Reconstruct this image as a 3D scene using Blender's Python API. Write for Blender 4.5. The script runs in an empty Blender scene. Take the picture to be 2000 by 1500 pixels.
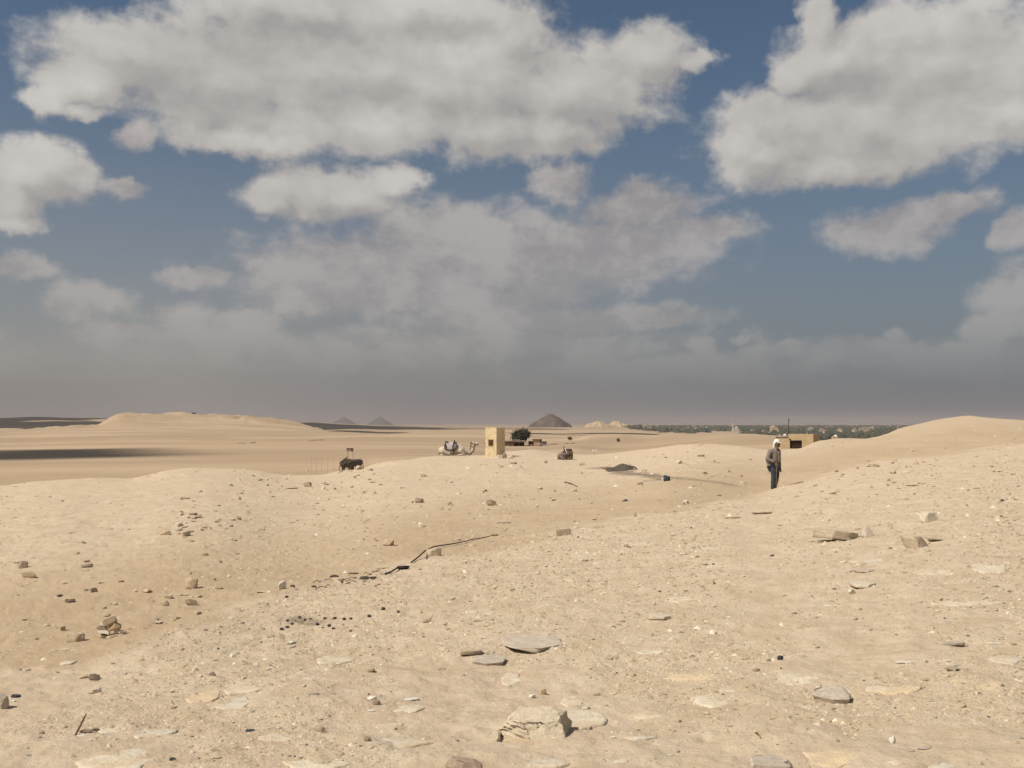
import bpy, bmesh, math, random
import numpy as np
from mathutils import Vector, Matrix, Euler

SC = bpy.context.scene
COL = SC.collection
R = math.radians

# ---------------------------------------------------------------- camera
PITCH = R(2.26)
F = 1900.0                      # focal length in pixels of a 2000 px wide frame
cam_d = bpy.data.cameras.new('camera')
cam = bpy.data.objects.new('camera', cam_d); COL.objects.link(cam)
cam_d.sensor_width = 36.0; cam_d.lens = 36.0 * F / 2000.0
cam_d.clip_start = 0.05; cam_d.clip_end = 90000.0
cam.location = (0, 0, 0); cam.rotation_euler = (R(90) + PITCH, 0, 0)
SC.camera = cam

# ---------------------------------------------------------------- sun
SUN_EL, SUN_PHI = R(52), R(60)            # elevation; angle from "towards the camera" round to the left
SUN = Vector((-math.sin(SUN_PHI) * math.cos(SUN_EL), -math.cos(SUN_PHI) * math.cos(SUN_EL), math.sin(SUN_EL)))
sd = bpy.data.lights.new('sun', 'SUN'); sd.energy = 4.3; sd.angle = R(0.53); sd.color = (1.0, 0.945, 0.85)
so = bpy.data.objects.new('sun', sd); COL.objects.link(so)
so.rotation_euler = SUN.to_track_quat('Z', 'Y').to_euler(); so.location = (-40, -10, 60)

# ---------------------------------------------------------------- view
SC.view_settings.view_transform = 'Standard'; SC.view_settings.look = 'None'
SC.view_settings.exposure = 0.0; SC.view_settings.gamma = 1.0; SC.view_settings.use_curve_mapping = False
SC.render.engine = 'CYCLES'
SC.cycles.use_denoising = True
SC.cycles.max_bounces = 4; SC.cycles.diffuse_bounces = 2; SC.cycles.volume_bounces = 1
SC.cycles.use_adaptive_sampling = True; SC.cycles.adaptive_threshold = 0.015

def px_dir(px, py):
    """azimuth, elevation in degrees of a line of sight"""
    a, b = (px - 1000) / F, (750 - py) / F
    x, y, z = a, math.cos(PITCH) - b * math.sin(PITCH), math.sin(PITCH) + b * math.cos(PITCH)
    return math.degrees(math.atan2(x, y)), math.degrees(math.atan2(z, math.hypot(x, y)))

# ---------------------------------------------------------------- world: sky and clouds
W = bpy.data.worlds.new('World'); SC.world = W; W.use_nodes = True
wt = W.node_tree; wn, wl = wt.nodes, wt.links
for n in list(wn): wn.remove(n)
STR = 0.08
W.cycles.sampling_method = 'MANUAL'; W.cycles.sample_map_resolution = 256
wo = wn.new('ShaderNodeOutputWorld'); bg = wn.new('ShaderNodeBackground'); bg.inputs['Strength'].default_value = STR
wl.new(bg.outputs[0], wo.inputs[0])

def nd(tree, kind, **kw):
    n = tree.nodes.new(kind)
    for k, v in kw.items(): setattr(n, k, v)
    return n
def mth(tree, op, a, b=None, c=None, clamp=False):
    n = tree.nodes.new('ShaderNodeMath'); n.operation = op; n.use_clamp = clamp
    for i, v in enumerate((a, b, c)):
        if v is None: continue
        if isinstance(v, (int, float)): n.inputs[i].default_value = v
        else: tree.links.new(v, n.inputs[i])
    return n.outputs[0]
def vmth(tree, op, a, b=None, c=None):
    n = tree.nodes.new('ShaderNodeVectorMath'); n.operation = op
    for i, v in enumerate((a, b, c)):
        if v is None: continue
        if isinstance(v, (tuple, list)): n.inputs[i].default_value = v
        else: tree.links.new(v, n.inputs[i])
    return n.outputs['Value'] if op in ('LENGTH', 'DOT_PRODUCT', 'DISTANCE') else n.outputs[0]
def ramp(tree, val, lo, hi, a=0.0, b=1.0, smooth=True):
    n = tree.nodes.new('ShaderNodeMapRange'); n.interpolation_type = 'SMOOTHSTEP' if smooth else 'LINEAR'
    n.inputs['From Min'].default_value = lo; n.inputs['From Max'].default_value = hi
    n.inputs['To Min'].default_value = a; n.inputs['To Max'].default_value = b
    tree.links.new(val, n.inputs['Value']); return n.outputs['Result']
def mix(tree, fac, a, b, blend='MIX'):
    n = tree.nodes.new('ShaderNodeMix'); n.data_type = 'RGBA'; n.blend_type = blend
    for s, v in ((n.inputs['Factor'], fac), (n.inputs['A'], a), (n.inputs['B'], b)):
        if isinstance(v, (int, float)): s.default_value = v
        elif isinstance(v, (tuple, list)): s.default_value = (*v, 1.0) if len(v) == 3 else v
        else: tree.links.new(v, s)
    return n.outputs['Result']
def noise(tree, vec, scale, detail=4, rough=0.55, dist=0.0, out='Fac'):
    n = tree.nodes.new('ShaderNodeTexNoise'); n.inputs['Scale'].default_value = scale; n.inputs['Detail'].default_value = detail
    n.inputs['Roughness'].default_value = rough; n.inputs['Distortion'].default_value = dist
    if vec is not None: tree.links.new(vec, n.inputs['Vector'])
    return n.outputs[out]

THICK = [  # cloud lobes: centre and radii seen along these lines of sight (converted to azimuth / elevation)
 (245,112,178,80),(168,150,98,52),(420,150,230,125),(640,140,300,150),(700,235,290,75),(480,275,160,36),(900,140,230,150),(960,250,170,70),
 (1120,175,190,105),(1080,250,110,60),(1270,115,100,72),(1345,122,70,26),(610,20,300,68),(860,20,190,60),(90,190,50,36),(150,212,50,22),
 (1000,60,90,50),
 (650,375,165,58),(540,385,75,40),(770,350,70,35),
 (1690,250,310,100),(1480,235,100,62),(1470,300,95,62),(1850,140,220,130),(1570,150,60,40),(1780,60,150,70),(1620,320,190,42),(1960,220,150,60),(1600,50,45,60),(1640,120,120,80),(1440,280,60,50),
 (85,325,105,62),(60,345,120,70),(20,400,70,50),(140,355,58,40),(25,440,60,20),
]
THIN = [
 (740,530,270,62),(620,560,130,50),(880,450,160,58),(1000,510,330,70),(1190,480,200,52),(1380,448,85,30),(1240,405,120,38),(1265,368,45,22),(650,585,190,34),(900,590,230,32),(1060,565,90,28),
 (268,272,30,24),(250,370,36,18),(165,588,72,32),(30,525,45,22),(370,545,55,16),(410,535,30,14),(1090,358,50,32),(1740,445,100,38),(1670,458,50,22),(1850,402,75,22),(1985,590,60,55),(1940,640,50,30),
(1745,655,26,12),(1990,450,36,32),(400,628,110,28),(480,625,60,24),(330,660,190,30),(250,700,300,40),(1100,625,260,24),(1000,670,330,32),(1500,692,70,14),(1540,680,40,9),(1370,680,30,18),
 (1700,690,190,26),(600,700,280,30),(900,630,120,22),(1270,630,90,16),(1445,663,16,9),(20,690,120,30),(1900,700,180,30),(1300,720,300,24),
]
def noise2(tree, vec, scale, detail, rough, out='Fac'):
    n = tree.nodes.new('ShaderNodeTexNoise'); n.noise_dimensions = '2D'; n.inputs['Scale'].default_value = scale
    n.inputs['Detail'].default_value = detail; n.inputs['Roughness'].default_value = rough
    tree.links.new(vec, n.inputs['Vector']); return n.outputs[out]
def cloud_group(name, blobs):
    """how deep inside the nearest cloud lobe a direction lies: 1 at a lobe's heart, 0 at its rim"""
    g = bpy.data.node_groups.new(name, 'ShaderNodeTree')
    g.interface.new_socket('P', in_out='INPUT', socket_type='NodeSocketVector')
    g.interface.new_socket('D', in_out='OUTPUT', socket_type='NodeSocketFloat')
    gi, go = g.nodes.new('NodeGroupInput'), g.nodes.new('NodeGroupOutput')
    Q = gi.outputs[0]; acc = None
    for (cx, cy, rx, ry) in blobs:
        az, el = px_dir(cx, cy)
        sx, sy = F / rx * R(1), F / ry * R(1)
        l = vmth(g, 'LENGTH', vmth(g, 'MULTIPLY_ADD', Q, (sx, sy, 0), (-az * sx, -el * sy, 0)))
        if acc is None: acc = l
        else:
            m = g.nodes.new('ShaderNodeMath'); m.operation = 'SMOOTH_MIN'; m.inputs[2].default_value = 0.25
            g.links.new(acc, m.inputs[0]); g.links.new(l, m.inputs[1]); acc = m.outputs[0]
    g.links.new(mth(g, 'SUBTRACT', 1.0, acc), go.inputs[0])
    return g
tc = nd(wt, 'ShaderNodeTexCoord')
D = vmth(wt, 'NORMALIZE', tc.outputs['Generated'])
sep = nd(wt, 'ShaderNodeSeparateXYZ'); wl.new(D, sep.inputs[0])
az = mth(wt, 'MULTIPLY', mth(wt, 'ARCTAN2', sep.outputs[0], sep.outputs[1]), 180 / math.pi)
el = mth(wt, 'MULTIPLY', mth(wt, 'ARCSINE', sep.outputs[2]), 180 / math.pi)
cmb = nd(wt, 'ShaderNodeCombineXYZ'); wl.new(az, cmb.inputs[0]); wl.new(el, cmb.inputs[1])
AE = cmb.outputs[0]
gA = cloud_group('cumulus', THICK)
gB = cloud_group('thin_cloud', THIN)
def use(g, vec):
    n = wn.new('ShaderNodeGroup'); n.node_tree = g; wl.new(vec, n.inputs[0]); return n.outputs[0]
def half_(c_): return vmth(wt, 'SUBTRACT', c_, (.5, .5, .5))
w1 = vmth(wt, 'MULTIPLY', half_(noise2(wt, AE, 0.16, 1, .5, 'Color')), (1.5, 1.0, 0))
w2 = vmth(wt, 'MULTIPLY', half_(noise2(wt, AE, 0.7, 4, .55, 'Color')), (1.35, 1.1, 0))
AQ = vmth(wt, 'ADD', AE, vmth(wt, 'ADD', w1, w2))
SHIFT = (-0.8, 1.1, 0)
AS = vmth(wt, 'MULTIPLY', AE, (0.8, 1.15, 1.0))
fb = mth(wt, 'SUBTRACT', noise2(wt, AS, 0.42, 8, .60), .5)
fbL = mth(wt, 'SUBTRACT', noise2(wt, AS, 0.42, 2, .5), .5)
fb2 = mth(wt, 'SUBTRACT', noise2(wt, vmth(wt, 'ADD', AS, (-0.64, 1.26, 0)), 0.42, 2, .5), .5)
bA = use(gA, AQ)
dA = mth(wt, 'MULTIPLY_ADD', fb, 0.95, bA)
dL = mth(wt, 'MULTIPLY_ADD', fbL, 0.55, bA)
dA2 = mth(wt, 'MULTIPLY_ADD', fb2, 0.55, use(gA, vmth(wt, 'ADD', AQ, SHIFT)))
dB = mth(wt, 'MULTIPLY_ADD', fb, 1.45, use(gB, AQ))
# clouds beyond the frame: the same broken cumulus, spread over the whole sky
plane = vmth(wt, 'DIVIDE', D, None)
pn = wn[-1] if False else plane.node
zz = mth(wt, 'ADD', mth(wt, 'MAXIMUM', sep.outputs[2], 0.0), 0.12)
cz = nd(wt, 'ShaderNodeCombineXYZ')
for i in range(3): wl.new(zz, cz.inputs[i])
wl.new(cz.outputs[0], pn.inputs[1])
far = noise2(wt, plane, 0.9, 5, 0.55)
outside = mth(wt, 'MAXIMUM', ramp(wt, mth(wt, 'ABSOLUTE', az), 29, 36), ramp(wt, el, 25, 31))
dF = mth(wt, 'ADD', mth(wt, 'MULTIPLY', mth(wt, 'SUBTRACT', far, 0.5), 3.0), mth(wt, 'SUBTRACT', mth(wt, 'MULTIPLY', outside, 3.0), 3.0))
aA = ramp(wt, dA, -0.13, 0.40)
aB = mth(wt, 'MULTIPLY', ramp(wt, dB, -0.50, 0.38), mth(wt, 'MULTIPLY', ramp(wt, el, 1.0, 6.5), 0.92))
aF = ramp(wt, dF, -0.05, 0.6)
sky = nd(wt, 'ShaderNodeTexSky'); sky.sky_type = 'NISHITA'; sky.sun_disc = False
sky.sun_elevation = SUN_EL; sky.sun_rotation = math.atan2(SUN.x, SUN.y)
sky.air_density = 1.0; sky.dust_density = 1.0; sky.ozone_density = 2.0; sky.altitude = 50
k = 1.0 / STR
def rad(r, g_, b): return (r * k, g_ * k, b * k)
blue = mix(wt, 1.0, sky.outputs[0], (0.70, 0.735, 0.725), 'MULTIPLY')
# cloud light: sunlit side against the grey underside
lit = ramp(wt, mth(wt, 'SUBTRACT', dL, dA2), -0.6, 0.6)
lum = noise2(wt, vmth(wt, 'MULTIPLY', AE, (0.6, 1.4, 1)), 0.15, 4, .45)
lit = mth(wt, 'ADD', mth(wt, 'MULTIPLY', lit, 0.65), mth(wt, 'MULTIPLY', mth(wt, 'SUBTRACT', lum, 0.42), 1.1))
lit = mth(wt, 'ADD', lit, mth(wt, 'MULTIPLY', fb, 0.75), clamp=True)
cA = mix(wt, lit, rad(.365, .347, .336), rad(.60, .575, .545))
cB = mix(wt, ramp(wt, mth(wt, 'MULTIPLY_ADD', fb, 1.4, lum), .16, .74), rad(.345, .314, .302), rad(.495, .452, .422))
# dusty air towards the horizon, greyer and darker on the valley side
side = ramp(wt, az, -25, 25)
dust = mix(wt, side, rad(.295, .272, .262), rad(.155, .165, .19))
hz = mth(wt, 'POWER', ramp(wt, el, 22.0, 0.5, smooth=False), 1.7)
hz = mth(wt, 'MULTIPLY', hz, 0.97, clamp=True)
c = mix(wt, hz, blue, dust)
c = mix(wt, mth(wt, 'MULTIPLY', aB, mth(wt, 'SUBTRACT', 1.0, mth(wt, 'MULTIPLY', hz, 0.70))), c, cB)
c = mix(wt, aF, c, rad(.46, .445, .425))
c = mix(wt, aA, c, cA)
wl.new(c, bg.inputs['Color'])

# ---------------------------------------------------------------- helpers: things, parts, materials
def tag(o, label=None, cat=None, group=None, kind=None):
    if label: o['label'] = label
    if cat: o['category'] = cat
    if group: o['group'] = group
    if kind: o['kind'] = kind
    return o
def link(name, me, mat=None, parent=None, loc=None):
    o = bpy.data.objects.new(name, me); COL.objects.link(o)
    if mat is not None and me is not None and not me.materials: me.materials.append(mat)
    if parent is not None: o.parent = parent
    if loc is not None: o.location = loc
    return o
def thing(name, label, cat, loc=(0, 0, 0), rz=0.0, group=None):
    o = bpy.data.objects.new(name, None); COL.objects.link(o); o.empty_display_size = 0.2
    o.location = loc; o.rotation_euler = (0, 0, rz)
    return tag(o, label, cat, group)
def mesh_bm(name, bm, smooth=False):
    me = bpy.data.meshes.new(name); bm.to_mesh(me); bm.free()
    if smooth: me.polygons.foreach_set('use_smooth', [True] * len(me.polygons))
    return me
def mesh_np(name, V, Fc, n=3, smooth=False):
    me = bpy.data.meshes.new(name); V = np.asarray(V, np.float32); Fc = np.asarray(Fc, np.int32)
    me.vertices.add(len(V)); me.vertices.foreach_set('co', V.ravel())
    me.loops.add(Fc.size); me.loops.foreach_set('vertex_index', Fc.ravel())
    me.polygons.add(len(Fc)); me.polygons.foreach_set('loop_start', np.arange(0, Fc.size, n, dtype=np.int32))
    try: me.polygons.foreach_set('loop_total', np.full(len(Fc), n, dtype=np.int32))
    except Exception: pass
    if smooth: me.polygons.foreach_set('use_smooth', np.ones(len(Fc), dtype=bool))
    me.update(calc_edges=True); me.validate()
    return me
def material(name, col, rough=0.9, var=0.12, scale=6.0, bump=0.0, bscale=30.0, coord='Object', col2=None, spec=0.15, metal=0.0):
    m = bpy.data.materials.new(name); m.use_nodes = True; t = m.node_tree; b = t.nodes['Principled BSDF']
    b.inputs['Roughness'].default_value = rough; b.inputs['Specular IOR Level'].default_value = spec; b.inputs['Metallic'].default_value = metal
    tc_ = t.nodes.new('ShaderNodeTexCoord'); v = tc_.outputs[coord]
    f = noise(t, v, scale, 6, 0.6)
    c2 = col2 if col2 else tuple(x * (1 - 2.2 * var) for x in col)
    c1 = col if col2 else tuple(min(1, x * (1 + 1.2 * var)) for x in col)
    cc = mix(t, ramp(t, f, .3, .7), c2, c1)
    t.links.new(cc, b.inputs['Base Color'])
    if bump:
        bn = t.nodes.new('ShaderNodeBump'); bn.inputs['Strength'].default_value = bump; bn.inputs['Distance'].default_value = 0.02
        t.links.new(noise(t, v, bscale, 5, .6), bn.inputs['Height']); t.links.new(bn.outputs[0], b.inputs['Normal'])
    return m

# ---------------------------------------------------------------- terrain
def pchip(x, y, xi):
    x = np.asarray(x, float); y = np.asarray(y, float)
    h = np.diff(x); d = np.diff(y) / h
    m = np.zeros_like(y); m[0], m[-1] = d[0], d[-1]
    s = d[:-1] * d[1:] > 0
    w1, w2 = 2 * h[1:] + h[:-1], h[1:] + 2 * h[:-1]
    with np.errstate(divide='ignore', invalid='ignore'):
        hm = (w1 + w2) / (w1 / d[:-1] + w2 / d[1:])
    m[1:-1] = np.where(s, hm, 0)
    xi = np.clip(xi, x[0], x[-1]); i = np.clip(np.searchsorted(x, xi) - 1, 0, len(x) - 2)
    t = (xi - x[i]) / h[i]
    return ((1 + 2 * t) * (1 - t) ** 2) * y[i] + t * (1 - t) ** 2 * h[i] * m[i] + t * t * (3 - 2 * t) * y[i + 1] + t * t * (t - 1) * h[i] * m[i + 1]
def sight(Y, py): return Y * np.tan(PITCH + np.arctan((750 - py) / F))
def cur(d): return np.array(sorted(d.items()), float)
PXC = np.arange(-400, 2401, 4.0)
def ev(d):
    a = cur(d); return pchip(a[:, 0], a[:, 1], PXC)
o_ = np.ones_like(PXC)
edge_py = ev({-400:1360,-200:1340,0:1310,200:1283,400:1208,600:1155,800:1100,1000:1058,1200:1018,1400:981,1500:960,1600:930,1700:905,1800:889,2000:868,2400:850})
edge_Y = ev({-400:6.6,0:7.3,200:7.6,400:9.3,600:11.3,800:14,1000:17,1200:20.5,1400:26,1500:31,1600:36,1700:41,1800:45,2000:54,2400:66})
crest_py = ev({-400:962,-200:957,0:950,110:938,200:934,250:936,330:919,370:915,450:917,500:921,560:929,610:929,665:919,700:914,740:905,800:897,860:892,940:890,990:883,1040:878,1090:884,1150:888,1250:880,1370:868,1440:872,1500:879,1555:878,1600:862,1640:856,1690:857,1702:856,1730:848,1760:836,1800:827,1830:820,1860:815.5,1890:812,1930:816,2000:821,2200:836,2400:842})
crest_Y = ev({-400:32,0:36,200:40,330:45,450:47,560:50,665:55,740:62,860:73,950:80,1040:90,1150:92,1250:88,1370:80,1500:75,1600:86,1700:98,1760:108,1800:115,1890:125,2000:125,2400:115})
LN = []   # (Y, Z) per column
LN.append((0.5 * o_, -1.55 * o_)); LN.append((2.5 * o_, -1.56 * o_))
y1 = ev({-400:4.75, 0:4.7, 1000:4.5, 2000:4.3, 2400:4.2}); LN.append((y1, sight(y1, 1500)))
y2 = ev({-400:5.7, 0:5.75, 1000:5.5, 2000:5.15, 2400:5.1}); LN.append((y2, sight(y2, 1400)))
zE = sight(edge_Y, edge_py); LN.append((edge_Y, zE))
gd = ev({-400:.05,600:.08,1000:.10,1300:.14,1500:.34,1700:.34,2000:.2,2400:.15})
LN.append((edge_Y * 1.12, zE - gd))
zC = sight(crest_Y, crest_py)
ker = np.hanning(91); ker /= ker.sum()
zCs = np.convolve(np.pad(zC, 45, mode='edge'), ker, 'valid')
ym = np.sqrt(edge_Y * 1.12 * crest_Y)
ym2 = ym ** .35 * crest_Y ** .65
LN.append((ym, (zE - gd) * .45 + zCs * .55 - .02)); LN.append((ym2, (zE - gd) * .2 + zCs * .8 + .0)); LN.append((crest_Y, zC))
LN.append((crest_Y * 1.28, zC - ev({-400:1.4,600:1.3,860:1.2,1040:1.8,1250:1.6,1400:1.2,1500:.9,1650:.9,1800:1.5,1890:1.8,2400:1.8})))
def line(Y, d): LN.append((Y * o_, sight(Y * o_, ev(d))))
line(170, {-400:898,0:896,300:893,600:889,800:881,900:882,1000:895,1200:897,1350:887,1440:875,1520:871,1600:866,1700:868,2000:850,2400:860})
line(300, {-400:870,0:869,300:865,600:863,800:864,900:865,1000:872,1060:870.5,1120:867,1200:872,1350:861,1440:853,1500:852,1560:857,1640:868,2000:865,2400:865})
line(430, {-400:860,0:859,400:853,620:855,700:853,900:851,1000:855,1080:861,1130:859,1150:852.5,1180:850,1215:849.5,1235:852,1265:853.5,1300:849.5,1400:848.5,1470:847,1510:850,1560:860,1640:870,2000:868,2400:865})
line(700, {-400:848,0:846,130:840,300:838,600:843,640:842.5,700:844,760:846.5,800:845.5,822:841.5,850:840.5,950:842,1000:846,1080:848,1150:852,1250:852,1350:850,1440:850,1520:861,1700:866,2400:866})
line(1000, {-400:846,-200:843,0:840,130:834,190:830,215:817,232:810,245:808,300:808.5,380:809.5,430:811,470:813,500:817,560:823,600:830,640:842,700:850,800:851,900:849,1000:848,1100:850,1250:851,1400:852,1480:858,1600:866,2400:866})
line(1500, {-400:842,0:838,200:836,500:838,620:841,680:839,760:840.5,830:840,950:840,1080:841,1170:839.5,1230:840,1300:847,1400:854,1500:857,1700:858,2400:858})
line(2400, {-400:818,-100:818,0:817,50:815,90:814.5,140:816,200:817,230:820,400:822,560:824,600:823.5,650:827,742:831.2,808:833.5,850:835.2,950:836,1040:835.3,1150:836,1230:838,1300:843,1400:845.5,2400:845.5})
line(3000, {-400:822,0:822,300:828,650:829,742:832.5,850:836.5,1040:835.5,1170:834,1230:835,1300:840,1400:841.5,2400:841.5})
line(6000, {-400:832,650:834,1200:834,1300:833.5,2400:833.5})
line(14000, {-400:830,2400:830})
line(30000, {-400:827.3,2400:827.3})
YS = np.stack([a for a, b in LN], 1); ZS = np.stack([b for a, b in LN], 1)
LY = np.linspace(math.log(0.5), math.log(30000), 1500)
TAB = np.stack([pchip(np.log(YS[i]), ZS[i], LY) for i in range(len(PXC))])
k5 = np.array([1, 2, 3, 2, 1.]); k5 /= k5.sum()
pad = np.pad(TAB, ((2, 2), (0, 0)), mode='edge'); TAB = sum(k5[j] * pad[j:j + len(PXC)] for j in range(5))

def hash2(ix, iy, s):
    h = (ix.astype(np.int64) * 374761393 + iy.astype(np.int64) * 668265263 + s * 974711) & 0x7fffffff
    h = ((h ^ (h >> 13)) * 1274126177) & 0x7fffffff
    return ((h ^ (h >> 16)) & 0xffff) / 65535.0
def vnoise(x, y, s=0):
    ix, iy = np.floor(x), np.floor(y); fx, fy = x - ix, y - iy
    fx, fy = fx * fx * fx * (fx * (fx * 6 - 15) + 10), fy * fy * fy * (fy * (fy * 6 - 15) + 10)
    a, b, c_, d = hash2(ix, iy, s), hash2(ix + 1, iy, s), hash2(ix, iy + 1, s), hash2(ix + 1, iy + 1, s)
    return (a * (1 - fx) + b * fx) * (1 - fy) + (c_ * (1 - fx) + d * fx) * fy - 0.5
def fbm(x, y, s=0, oct=3):
    r = 0; a = 1.0
    for i in range(oct):
        r = r + a * vnoise(x * 2 ** i + 17.3 * i, y * 2 ** i - 9.1 * i, s + i); a *= 0.5
    return r
AZM = math.atan((2400 - 1000) / F) * 0.98
def base_h(x, y):
    r = np.hypot(x, y); az_ = np.clip(np.arctan2(x, y), -AZM, AZM)
    Y = np.clip(r * np.cos(az_), 0.5, 29999)
    z0 = -0.02 * Y                                            # the perspective row shift is tiny: one refinement is enough
    for _ in range(2):
        d = Y * math.cos(PITCH) + z0 * math.sin(PITCH)
        u = np.clip((1000 + F * Y * np.tan(az_) / d - PXC[0]) / 4.0, 0, len(PXC) - 1.001)
        v = np.clip((np.log(Y) - LY[0]) / (LY[1] - LY[0]), 0, len(LY) - 1.001)
        i, j = u.astype(int), v.astype(int); a, b = u - i, v - j
        z0 = (TAB[i, j] * (1 - a) + TAB[i + 1, j] * a) * (1 - b) + (TAB[i, j + 1] * (1 - a) + TAB[i + 1, j + 1] * a) * b
    return z0, Y
def sst(v, lo, hi):
    t = np.clip((v - lo) / (hi - lo), 0, 1); return t * t * (3 - 2 * t)
def height(x, y):
    x = np.asarray(x, float); y = np.asarray(y, float)
    z, Y = base_h(x, y)
    near = 1 - sst(Y, 60, 160)
    z = z + near * (0.05 * fbm(x / 1.7, y / 1.7, 3, 2) + 0.030 * fbm(x / .45, y / .45, 11, 3)) + (1 - sst(Y, 15, 40)) * 0.017 * fbm(x / .11, y / .11, 21, 3)
    z = z + sst(Y, 18, 40) * (1 - sst(Y, 90, 140)) * 0.13 * fbm(x / 7.0, y / 7.0, 31, 3)
    z = z + sst(Y, 120, 400) * (1 - sst(Y, 2000, 4000)) * (0.75 * fbm(x / 60.0, y / 90.0, 41, 4))
    z = z - .34 * np.exp(-((x + 9.85) ** 2 + (y - 60.4) ** 2) / 5.0)
    z = z + sst(Y, 780, 900) * (1 - sst(Y, 1040, 1150)) * sst(-x, 150, 230) * 6.0 * (np.abs(fbm(x / 34.0, y / 60.0, 61, 4)) - .2)
    z = z + sst(Y, 700, 1100) * (1 - sst(Y, 3000, 5000)) * 1.6 * fbm(x / 150., y / 300., 51, 4)
    return z
# line-of-sight lookup
LYV = np.linspace(math.log(3.2), math.log(20000), 2600); YV = np.exp(LYV)
_dirc = {}
def column(px):
    key = round(px * 2) / 2
    if key not in _dirc:
        Xs = (key - 1000) / F * YV / math.cos(PITCH) * 1.0
        h = height(Xs, YV); d = YV * math.cos(PITCH) + h * math.sin(PITCH)
        Xs = (key - 1000) / F * d; h = height(Xs, YV)
        up = -YV * math.sin(PITCH) + h * math.cos(PITCH)
        py = 750 - F * up / d
        _dirc[key] = (Xs, h, np.minimum.accumulate(py))
    return _dirc[key]
def at(px, py):
    """the point of the ground seen along a line of sight"""
    Xs, h, vis = column(px)
    i = int(np.searchsorted(-vis, -py)); i = min(max(i, 0), len(YV) - 1)
    return Vector((Xs[i], YV[i], h[i]))
def at_depth(px, Y):
    """ground point along a column at a given distance"""
    X = (px - 1000) / F * Y * 1.0; z = float(height(np.array([X]), np.array([Y]))[0])
    d = Y * math.cos(PITCH) + z * math.sin(PITCH); X = (px - 1000) / F * d
    return Vector((X, Y, float(height(np.array([X]), np.array([Y]))[0])))
def pt(px, py, Y):
    """the point on a line of sight at distance Y"""
    v = (750 - py) / F; Z = Y * math.tan(PITCH + math.atan(v))
    return Vector(((px - 1000) / F * (Y * math.cos(PITCH) + Z * math.sin(PITCH)), Y, Z))
def gz(x, y): return float(height(np.array([x]), np.array([y]))[0])

half = R(39.0)
azs = np.concatenate([np.radians(np.arange(-180, -39.5, 3.0)), np.linspace(-half, half, 1000), np.radians(np.arange(42.0, 180.0, 3.0))])
def geo(a, b, q): return np.exp(np.linspace(math.log(a), math.log(b), int(math.log(b / a) / q) + 1)[:-1])
rows = np.concatenate([geo(0.3, 3.2, .06), geo(3.2, 8, .0045), geo(8, 25, .0085), geo(25, 140, .012), geo(140, 3200, .014), geo(3200, 30000, .06), [30000.0]])
A, RR = np.meshgrid(azs, rows)
rad_ = np.where(np.abs(A) < AZM, RR / np.cos(np.clip(A, -AZM, AZM)), RR / math.cos(AZM))
GX, GY = rad_ * np.sin(A), rad_ * np.cos(A)
GZ = height(GX, GY)
nr, nc = A.shape
idx = np.arange(nr * nc).reshape(nr, nc)
q = np.stack([idx[:-1, :], np.roll(idx, -1, 1)[:-1, :], np.roll(idx, -1, 1)[1:, :], idx[1:, :]], -1).reshape(-1, 4)
V = np.stack([GX, GY, GZ], -1).reshape(-1, 3)
ground_me = mesh_np('ground', V, q, 4, smooth=True)
# what the ground is made of, place by place (kinds of soil, not light): limestone chippings, drift sand, soot
PXg = 1000 + F * np.tan(np.clip(A, -AZM, AZM))
eY = np.interp(PXg, PXC, edge_Y); cY = np.interp(PXg, PXC, crest_Y)
nz = fbm(GX / 1.3, GY / 1.3, 71, 4)
lime = (1 - sst(RR / eY + nz * .16, .93, 1.06))
top = sst(RR / eY + nz * .2, 1.25, 2.4) * (0.95 - .5 * sst(PXg, 1500, 1700)) * (1 - sst(RR / cY, 1.0, 1.12))
zone = np.clip(np.maximum(lime, top), 0, 1)
far_ = sst(RR / cY, 1.02, 1.25)
def soot_at(px0, py0, px1, py1, w):
    a, b = at(px0, py0), at(px1, py1); ab = np.array([b.x - a.x, b.y - a.y]); L2 = (ab ** 2).sum() + 1e-6
    t = np.clip(((GX - a.x) * ab[0] + (GY - a.y) * ab[1]) / L2, 0, 1)
    d = np.hypot(GX - a.x - t * ab[0], GY - a.y - t * ab[1]) / (w * (1 - .35 * t)) + fbm(GX / .9, GY / .9, 81, 3) * .9
    return (1 - sst(d, .35, 1.25)) * (RR < 120)
soot = np.maximum.reduce([soot_at(1165, 915, 1225, 919, .55) * .5, soot_at(1200, 918, 1300, 934, .8) * .62, soot_at(1300, 935, 1420, 946, .9) * .35])
dung = soot_at(585, 1212, 612, 1218, .16) * .55
col = np.stack([zone, far_, np.maximum(soot, dung), np.ones_like(zone)], -1).reshape(-1, 4).astype(np.float32)
ca = ground_me.color_attributes.new('soil', 'FLOAT_COLOR', 'POINT'); ca.data.foreach_set('color', col.ravel())

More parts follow.
